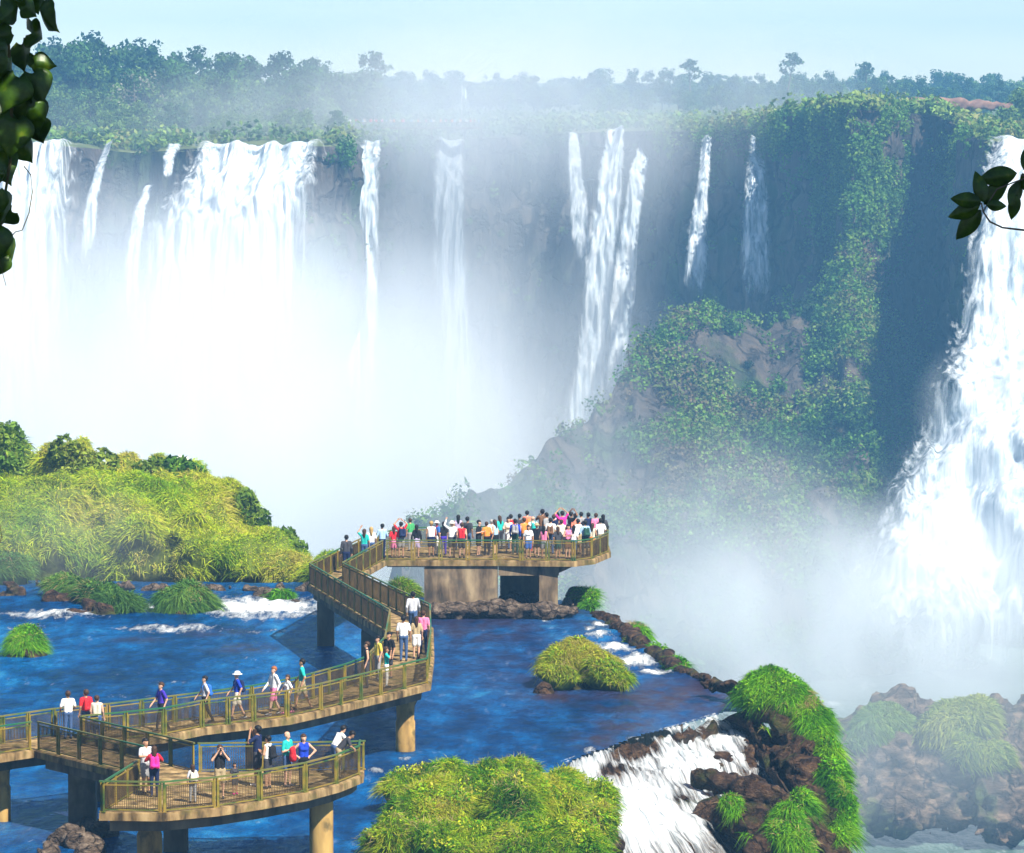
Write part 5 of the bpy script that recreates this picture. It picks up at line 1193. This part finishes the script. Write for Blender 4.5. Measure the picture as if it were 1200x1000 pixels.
for k_, (x, y, h, f, t, b_, stl, hr, po, lw, ht) in enumerate(FR):
    lab = f"person in {t} top and {b_} {LWD[lw]} {PW[po]} in the far deck crowd" if not ht else f"person in {ht} hat, {t} top and {b_} {LWD[lw]} in the far deck crowd"
    p = MP(x + rng.uniform(-2, 2), y, h * rng.uniform(.93, 1.0), f + rng.uniform(-45, 45), t, b_, lab, hair=hr, style=stl, pose=po, low=lw, hat=ht, vox=.036, sleeve=['short', 'short', 'long', 'none'][k_ % 4], stoop=float(rng.uniform(0, .14)))
    if k_ in (1, 4, 8, 14, 17, 20, 26, 31): c_ = ['navy', 'red', 'black', 'grey', 'teal', 'brown', 'dark green', 'orange'][[1, 4, 8, 14, 17, 20, 26, 31].index(k_)]; backpack(p, c_, f'{c_} backpack on a person in {t} top in the far deck crowd', h * .96)
# ================================================================== FOREST ON THE PLATEAU
def tree_meshes(seed, H, spread, n_leaf, pal, low=0.25, leaf=0.75, flat=1.0):
    r_ = np.random.default_rng(seed)
    mb = MB(); tips = []
    lean = r_.normal(size=2) * 0.03 * H
    trunk = np.array([[0, 0, -0.8], [lean[0]*.3, lean[1]*.3, H*.3], [lean[0]*.7, lean[1]*.7, H*.6], [lean[0], lean[1], H*.9]])
    mb.tube(trunk, [H*.022, H*.017, H*.012, H*.004], 7)
    for k in range(9):
        t = r_.uniform(low, .88); b_ = np.array([np.interp(t, [0, .33, .67, 1], trunk[:, c]) for c in range(3)])
        a = r_.uniform(0, 2*np.pi); L = spread * r_.uniform(.45, 1.0) * (1.15 - .5 * t)
        e = b_ + [math.cos(a)*L, math.sin(a)*L, r_.uniform(.08, .3)*H*.5]
        mb.tube([b_, (b_+e)/2 + [0, 0, -.03*H], e], [H*.008, H*.006, H*.002], 5); tips.append((e, L))
    tips.append((trunk[-1], spread * .7))
    C = np.array([t[0] for t in tips]); w = np.array([t[1] for t in tips]); w = w / w.sum()
    n_cl = 46
    cc = C[r_.choice(len(C), n_cl, p=w)] + r_.normal(size=(n_cl, 3)) * spread * .3 * [1, 1, .6 * flat]
    cr = spread * r_.uniform(.2, .42, n_cl)
    per = n_leaf // n_cl
    d = r_.normal(size=(n_cl, per, 3)); d /= np.linalg.norm(d, axis=2)[..., None]; d[..., 2] = d[..., 2] * .8 + .15
    Q = cc[:, None] + d * cr[:, None, None] * (0.6 + .45 * r_.random((n_cl, per, 1)))
    Q = Q.reshape(-1, 3); N = d.reshape(-1, 3)
    pal = np.array(pal); ci = pal[r_.integers(0, len(pal), n_cl)] * r_.uniform(.7, 1.3, (n_cl, 1))
    lv = leaf_quads(Q, N, leaf, np.clip(np.repeat(ci, per, 0) * (1 + .18 * r_.normal(size=(n_cl*per, 1))), .003, 1), 1.3)
    return mb.mesh('trunk', M_BARK), mesh_np('crown', lv[0], lv[1], False, [M_LEAF], col=lv[2])
FG = [(0.035, 0.085, 0.02), (0.06, 0.14, 0.03), (0.10, 0.18, 0.035), (0.05, 0.11, 0.03)]
KINDS = [tree_meshes(201, 16, 6.5, 2400, FG, .12), tree_meshes(202, 18, 7, 2600, FG, .15), tree_meshes(203, 13, 7, 2400, [(0.07, .16, .03), (.13, .23, .04)], .05), tree_meshes(204, 19, 6, 2400, [(0.03, .07, .02), (.05, .11, .03)], .2), tree_meshes(205, 11, 6, 2200, [(0.11, .2, .04), (.16, .25, .05)], .03)]
KW = ['rounded green tree', 'broad spreading green tree', 'low bushy light green tree', 'tall dark green tree', 'short bright green tree']
PALE = tree_meshes(206, 13, 5, 260, [(.3, .28, .22), (.2, .22, .14)], .2, .5)
TALL = tree_meshes(207, 22, 3.2, 700, [(0.03, .07, .02), (.05, .10, .03)], .62, .7)
def tree(px, d, kind, scale, label, group=None, base=None, rz=None, lean=0.0):
    z = 14.2 + 2.0 * min(1, max(0, (d - 800) / 500)) if base is None else base
    x = (px - 600) / FPX * d
    root = empty('tree', (x, d, z), label, 'tree', group)
    root.rotation_euler = (0, lean, rng.uniform(0, 6.28) if rz is None else rz); root.scale = (scale,) * 3
    link('trunk', kind[0], root); link('crown', kind[1], root)
    return root
for row, (d0, n_, sc0) in enumerate([(800, 28, .44), (830, 28, .62), (865, 28, .76), (905, 30, .86), (960, 30, .88)]):
    for i in range(n_):
        px = -60 + (i + rng.uniform(0, 1)) * 500 / n_
        if row < 2 and px > 400: continue
        tall = 1.0 + 0.10 * math.exp(-((px - 90) / 120) ** 2)
        drop = 1 - 0.22 * float(sstep(150, 480, px))
        ki = int([4, 2, 0, 1, 3][row] if rng.random() < .5 else rng.integers(0, 5))
        tree(px, d0 + rng.uniform(-14, 14), KINDS[ki], sc0 * tall * drop * rng.uniform(.75, 1.08), KW[ki] + ' in the forest above the broad waterfalls', 'forest trees above the broad waterfalls')
for row, (d0, n_, sc0) in enumerate([(1180, 40, .45), (1270, 46, .54), (1380, 48, .62), (1500, 48, .68)]):
    for i in range(n_):
        px = 400 + (i + rng.uniform(0, 1)) * 840 / n_
        ki = int(rng.integers(0, 5))
        tree(px, d0 + rng.uniform(-30, 30), KINDS[ki], sc0 * rng.uniform(.7, 1.06), KW[ki] + ' in the hazy distant treeline behind the gorge', 'distant treeline behind the gorge')
tree(918, 1260, TALL, .82, 'tall thin tree leaning out above the distant treeline', rz=0.0, lean=0.16)
tree(1012, 1290, TALL, .68, 'tall flat topped tree standing out of the treeline beyond the dark cliff', rz=1.0)
tree(437, 900, TALL, .78, 'tall dark tree rising at the end of the nearer forest', rz=2.0)
tree(808, 1250, TALL, .72, 'faint slim tree rising out of the mist in the treeline', rz=3.0)
tree(100, 850, KINDS[1], .98, 'highest spreading tree of the forest above the broad waterfalls')
tree(160, 815, PALE, .9, 'bare grey tree standing among green trees above the falls')
tree(1192, 800, KINDS[4], .6, 'bright green tree beside the great right hand fall lip'.replace('right hand ', ''), base=15)
V_, Q_ = blob([spx(1065, 124, 800, 1.2, 1.4, (1120, 123, 800)), spx(1120, 123, 800, 1.3, 1.0, (1185, 124, 800))], 0.5, 0.5, 0.6, 0.3, 301, ridged=True)
tag(link('rock_outcrop', mesh_np('rock_outcrop', V_, Q_, True, [speckle('red_rock', [(0.3, (.10, .06, .05)), (.7, (.3, .17, .12))], .6, .9)])), 'long reddish rock band at the top of the dark cliff', 'rock')

# ---- visitor platform on the far side
plat = empty('visitor_platform', PD(480, 152, 822), 'distant crowded visitor platform at the brink behind the falls', 'platform')
pz = float(plat.location.z) + 0.3; y0 = 822.0; xa, xb = X(408, y0), X(566, y0); pl0 = np.array(plat.location)
V_, F_ = boxes([(((xa+xb)/2, y0, pz), ((xb-xa)/2, 1.6, .16), None)]); o = link('deck', mesh_np('deck', V_ - pl0, F_, False, [M_WALL]), plat)
for x in np.linspace(xa + .3, xb - .3, 9):
    V_, F_ = boxes([((x, y0, pz - 1.2), (.16, .16, 1.1), None)]); link('pillar', mesh_np('pillar', V_ - pl0, F_, False, [M_WALL]), plat)
    V_, F_ = boxes([((x, y0 - 1.5, pz + .6), (.05, .05, .55), None)]); link('post', mesh_np('post', V_ - pl0, F_, False, [M_RAIL]), plat)
for z in (.55, 1.05):
    V_, F_ = boxes([(((xa+xb)/2, y0 - 1.5, pz + z), ((xb-xa)/2, .05, .045), None)]); link('rail', mesh_np('rail', V_ - pl0, F_, False, [M_RAIL]), plat)
proto = [o for o in bpy.data.objects if o.name.startswith('person') and o.parent is None][:34]
tiny = []
cols = ['white', 'red', 'pink', 'light blue', 'cream', 'orange']
for k_, t in enumerate(cols):
    o = MP(410 + 24 * k_, 148, 1.7, 180 * (k_ % 2), t, ['navy', 'grey', 'denim'][k_ % 3], f'tiny distant visitor in {t} top on the platform above the falls', vox=.05, group='visitors on the distant platform', d=822)
    o.location.z = pz + .16; tiny.append(o)
for i in range(34):
    s_ = tiny[i % 6]; c = s_.copy(); COL.objects.link(c)
    px = 410 + (i + rng.random()) * 152 / 34
    c.location = (X(px, y0), y0 + rng.uniform(-1.1, 1.1), pz + .16); c.rotation_euler.z = rng.uniform(0, 6.28)
    for ch in s_.children: g = ch.copy(); COL.objects.link(g); g.parent = c
fp = empty('flag_pole', PD(541, 150, 828), 'white flag hanging on a tall pole behind the distant platform', 'flag'); 
V_, Q_, T_ = tube([(0, 0, -1), (0, 0, 8.2)], [.06, .035], 8); link('pole', mesh_np('pole', V_, [Q_, T_], True, [cloth((.7, .7, .7))]), fp)
gu, gv = np.meshgrid(np.linspace(0, 1, 9), np.linspace(0, 1, 9), indexing='ij')
V_ = np.stack([.08 + gu * .9 + .1 * gv, .18 * np.sin(gu * 9), 8.1 - gv * 1.9 - gu * .9], -1).reshape(-1, 3)
link('flag', mesh_np('flag', V_, grid_faces(9, 9), True, [cloth((.5, .6, .7))]), fp)

# ================================================================== FOREGROUND LEAVES
def leaf_mat():
    m, nt, b = nmat('vine_leaf')
    n = noise_node(nt, 25, 4)
    c = ramp(nt, n.outputs['Fac'], [(0.35, (0.025, 0.07, 0.006)), (0.6, (0.06, 0.14, 0.008)), (0.75, (0.16, 0.22, 0.015))]).outputs[0]
    nt.links.new(c, b.inputs['Base Color']); b.inputs['Roughness'].default_value = 0.4
    t = nt.nodes.new('ShaderNodeBsdfTranslucent'); nt.links.new(c, t.inputs['Color']); x = nt.nodes.new('ShaderNodeMixShader'); x.inputs[0].default_value = 0.35
    nt.links.new(b.outputs[0], x.inputs[1]); nt.links.new(t.outputs[0], x.inputs[2]); nt.links.new(x.outputs[0], nt.nodes['Material Output'].inputs['Surface'])
    bump(nt, n.outputs['Fac'], b, .3, .004)
    return m
M_VLEAF = leaf_mat()
def leaf_mesh(heart, nu_=9, nv_=11, fold=.25, curl=.3, name='leaf', mat=None, wid=.42):
    """leaf of unit length along -z, folded on its midrib, two-sided skin with real thickness"""
    t = np.linspace(0, 1, nv_); s = np.linspace(-1, 1, nu_)
    if heart: wt = wid * 1.25 * np.sin(np.pi * np.clip(t * .97 + .03, 0, 1)) ** .62 * (1 - t) ** .75 * 1.5
    else: wt = wid * np.sin(np.pi * t ** .85) ** .85
    wt = np.maximum(wt, .004)
    S_, T_ = np.meshgrid(s, t, indexing='ij')
    X_ = S_ * wt[None]; Z_ = -T_ + (0.16 * np.abs(S_) ** 2 * (1 - T_) * .9 if heart else 0)
    Y_ = fold * np.abs(S_) * wt[None] + curl * T_ ** 2 + .03 * np.sin(T_ * 22) * np.abs(S_) * wt[None]
    V0 = np.stack([X_, Y_, Z_], -1).reshape(-1, 3); V1 = V0 + [0, .012, 0]
    f = grid_faces(nu_, nv_); n0 = len(V0)
    a = np.arange(n0).reshape(nu_, nv_); ring = np.concatenate([a[:, 0], a[-1, 1:], a[-2::-1, -1], a[0, -2:0:-1]]); r2 = np.roll(ring, -1)
    side = np.stack([ring, r2, r2 + n0, ring + n0], -1)
    return mesh_np(name, np.concatenate([V0, V1]), np.concatenate([f[:, ::-1], f + n0, side]), True, [mat or M_VLEAF])
LEAF_H = [leaf_mesh(True, fold=.25 + .1 * k, curl=.15 + .2 * k) for k in range(3)]
VD = 12.0
vine = empty('hanging_vine', PD(8, -30, VD), 'hanging vine of big heart shaped dark green leaves', 'vine')
v0 = np.array(vine.location)
def vadd(name, me, P, parent, rot=(0, 0, 0), sc_=1): 
    o = link(name, me, parent, P); o.rotation_euler = rot; o.scale = (sc_,) * 3; return o
M_VSTEM = speckle('vine_stem', [(.3, (.05, .05, .02)), (.7, (.14, .12, .05))], 30, .7)
stempx = [(-6, -120), (2, -40), (8, 30), (14, 110), (12, 190), (4, 240), (-4, 300)]
mb = MB(); mb.tube([PD(x, y, VD) - v0 for x, y in stempx], [.006, .006, .006, .005, .005, .004, .003], 6)
tend = [(26, 270), (34, 250), (38, 225), (36, 205), (28, 195)]
link('stem', mb.mesh('stem', M_VSTEM), vine)
mb = MB(); mb.tube([PD(x, y, VD) - v0 for x, y in [(8, 283), (18, 272)] + tend], [.0016] * 7, 5); link('tendril', mb.mesh('tendril', M_VSTEM), vine); mb = MB()
mb.tube([PD(x, y, VD) - v0 for x, y in [(0, 305), (3, 320), (7, 335)]], [.001] * 3, 5)
link('tendril', mb.mesh('tendril', M_VSTEM), vine); mb = MB()
mb.tube([PD(x, y, VD - .05) - v0 for x, y in [(-20, 612), (-6, 606), (0, 616), (2, 630), (-2, 641), (-14, 640)]], [.0016] * 6, 5)
link('tendril', mb.mesh('tendril', M_VSTEM), vine)
LV = [(30, 8, 30, 60), (14, 40, 30, -60), (40, 75, 30, 70), (28, 110, 32, -40), (40, 128, 30, 50), (6, 205, 34, 20), (14, 250, 34, -40), (-4, 225, 40, -15), (2, 300, 34, -10), (42, -8, 44, 20), (20, 6, 46, -50), (46, 12, 46, 35), (34, 24, 42, -65), (8, 25, 34, -100), (6, 48, 46, -10), (26, 54, 44, 30), (10, 70, 50, -25), (34, 62, 40, -70), (38, 88, 46, 25), (20, 92, 52, -30), (2, 95, 46, 10), (10, 115, 60, 5), (30, 122, 52, 20), (36, 146, 44, 10), (18, 142, 56, -20), (2, 150, 60, 12), (26, 168, 36, 25), (8, 172, 44, -5), (-6, 180, 50, 15), (4, 232, 50, 12), (-4, 255, 44, -10), (8, 290, 40, 25), (-6, 270, 44, 5), (-2, 20, 40, -40), (14, -20, 50, 10), (38, 40, 40, 80)]
for k_, (x, y, L, a) in enumerate(LV):
    vadd('leaf', LEAF_H[k_ % 3], PD(x, y - 2, VD + rng.uniform(-.1, .1)) - v0, vine, (rng.uniform(-.5, .6), R(-a) + rng.uniform(-.25, .25), rng.uniform(-1.2, 1.2)), L * .85 / FPX * VD)
# unseen leaves added toward the sun, outside the view, to shade vine and twig
def shade_leaves(root, anchor, n, seed, t0, t1, wdt, lsz=0.12):
    r_ = np.random.default_rng(seed)
    c = np.array([0, 0, 0]) + SUN_TO * r_.uniform(t0, t1, (n, 1)) + r_.normal(size=(n, 3)) * wdt
    Pn = c
    keep_ = []
    px, py = to_px(Pn + anchor)
    Pn = Pn[(py < -60) | (px < -200) | (px > 1400)]
    lv = leaf_quads(Pn, np.tile(SUN_TO, (len(Pn), 1)), lsz, np.tile([[.05, .14, .01]], (len(Pn), 1)), 1.5)
    o = link('foliage', mesh_np('foliage', lv[0], lv[1], False, [M_LEAF], col=lv[2]), root); o['kind'] = 'stuff'; return o  # leaf mass out of view, added only to block the sun
o = shade_leaves(vine, v0, 230, 5, 1.6, 2.6, .32); o.location = PD(15, 70, VD) - v0
# twig with glossy dark leaves at the right
tw = empty('leafy_twig', PD(1230, 275, VD), 'dark twig with pointed glossy leaves in front of the great waterfall', 'twig')
t0_ = np.array(tw.location)
mb = MB()
mb.tube([PD(x, y, VD) - t0_ for x, y in [(1260, 272), (1210, 271), (1175, 267), (1160, 260), (1152, 248), (1150, 238)]], [.005, .0035, .003, .003, .0025, .002], 6)
mb.tube([PD(x, y, VD) - t0_ for x, y in [(1240, 215), (1205, 208), (1196, 205)]], [.003, .003, .002], 6)
mb.tube([PD(x, y, VD) - t0_ for x, y in [(1152, 248), (1168, 222), (1190, 213), (1205, 208)]], [.002] * 4, 5)
link('stem', mb.mesh('stem', M_BARK), tw)
LEAF_P = [leaf_mesh(False, fold=.3, curl=.12 + .15 * k, wid=.26) for k in range(3)]
for k_, (x, y, L, a) in enumerate([(1192, 203, 46, 80), (1150, 236, 36, 95), (1154, 238, 36, 165), (1153, 240, 44, -135), (1150, 246, 44, 38), (1148, 242, 36, 68), (1156, 240, 26, -85), (1198, 203, 30, -20), (1200, 200, 36, -160), (1202, 205, 36, -60), (1192, 228, 30, 10), (1205, 165, 26, -130), (1196, 212, 34, 25), (1150, 238, 30, 75)]):
    vadd('leaf', LEAF_P[k_ % 3], PD(x, y, VD + rng.uniform(-.03, .03)) - t0_, tw, (rng.uniform(-.3, .3), R(a), rng.uniform(-.5, .5)), L / FPX * VD)
o = shade_leaves(tw, t0_, 700, 8, 1.6, 2.6, .26); o.location = PD(1180, 230, VD) - t0_  # unseen leaves added to keep the twig in shade

# ================================================================== AIR: haze and spray
def vol_mat(name, dens, col=(1, 1, 1), aniso=0.0, shaped=None):
    m = bpy.data.materials.new(name); m.use_nodes = True; nt = m.node_tree; nt.nodes.clear()
    out = nt.nodes.new('ShaderNodeOutputMaterial'); v = nt.nodes.new('ShaderNodeVolumePrincipled')
    v.inputs['Color'].default_value = (*col, 1); v.inputs['Density'].default_value = dens; v.inputs['Anisotropy'].default_value = aniso
    nt.links.new(v.outputs[0], out.inputs['Volume'])
    if shaped:
        sc_, lo, hi, zst, pw = shaped
        tc = nt.nodes.new('ShaderNodeTexCoord')
        ln = nt.nodes.new('ShaderNodeVectorMath'); ln.operation = 'DOT_PRODUCT'
        nt.links.new(tc.outputs['Object'], ln.inputs[0]); nt.links.new(tc.outputs['Object'], ln.inputs[1])
        fall = mth(nt, 'POWER', mth(nt, 'SUBTRACT', 1.0, ln.outputs['Value'], True), pw)
        g = nt.nodes.new('ShaderNodeNewGeometry')
        n = noise_node(nt, sc_ * 1.3, 4, g.outputs['Position'], 0.55, mapping=(1, 1, zst))
        nn = mth(nt, 'MULTIPLY', mth(nt, 'SUBTRACT', n.outputs['Fac'], lo), 1.0 / (hi - lo), True)
        nt.links.new(mth(nt, 'MULTIPLY', mth(nt, 'MULTIPLY', fall, nn), dens), v.inputs['Density'])
    return m
Vb, Fb = boxes([((0, 900, -10), (420, 905, 60), None)])
tag(link('haze', mesh_np('haze', Vb, Fb, False, [vol_mat('haze_air', 0.00036, (0.24, 0.58, 1.0))])), 'thin blue haze filling the gorge air', 'haze', kind='stuff')
import bmesh
bm = bmesh.new(); bmesh.ops.create_icosphere(bm, subdivisions=3, radius=1.0)
MIST_ME = bpy.data.meshes.new('mist'); bm.to_mesh(MIST_ME); bm.free()
def mist(px, py, d, rx, ry, rz, dens, label, sc_=0.03, lo=.32, hi=.66, zst=0.5, pw=1.4, col=(.94, .965, 1.0)):
    me = MIST_ME.copy(); me.materials.append(vol_mat('mist', dens, col, 0.0, (sc_, lo, hi, zst, pw)))
    o = link('mist', me, None, PD(px, py, d)); o.scale = (rx, ry, rz)
    return tag(o, label, 'mist', None, 'stuff')
mist(110, 545, 668, 95, 64, 52, 0.09, 'thick white spray boiling below the broad waterfalls', pw=1.5)
mist(280, 520, 690, 50, 40, 32, 0.03, 'billowing spray in front of the widest waterfall')
mist(470, 590, 735, 62, 74, 58, 0.022, 'drifting white spray filling the throat of the gorge')
mist(1040, 745, 616, 48, 28, 22, 0.085, 'white spray exploding at the foot of the great waterfall', sc_=.06)
mist(1165, 480, 657, 14, 9, 13, 0.10, 'billowing burst of spray on the great waterfall', sc_=.12, lo=.42, hi=.6, pw=1.6)
mist(1150, 620, 645, 22, 12, 18, 0.04, 'cauliflower cloud of spray low on the great waterfall', sc_=.11, lo=.42, hi=.6, pw=1.6)
mist(1060, 660, 640, 20, 11, 14, 0.05, 'spray fanning out beside the great waterfall', sc_=.11, lo=.42, hi=.6, pw=1.6)
mist(760, 690, 585, 46, 34, 27, 0.03, 'spray drifting over the lower river behind the far deck', sc_=.04)
mist(610, 135, 800, 80, 40, 25, 0.034, 'pale plume of spray rising above the brink', sc_=.03, lo=.3)
mist(600, 330, 805, 62, 22, 46, 0.02, 'pale blue veil of spray hanging before the back wall', sc_=.03)
mist(250, 150, 770, 50, 20, 12, 0.014, 'thin veil of spray in front of the forest', sc_=.04, lo=.35)
mist(1060, 860, 470, 30, 24, 15, 0.02, 'thin spray drifting over the boulders in the lower river', sc_=.06)
mist(60, 640, 207, 8, 6, 4.2, 0.03, 'thin veil of spray over the foot of the grassy hill', sc_=.25, lo=.3)
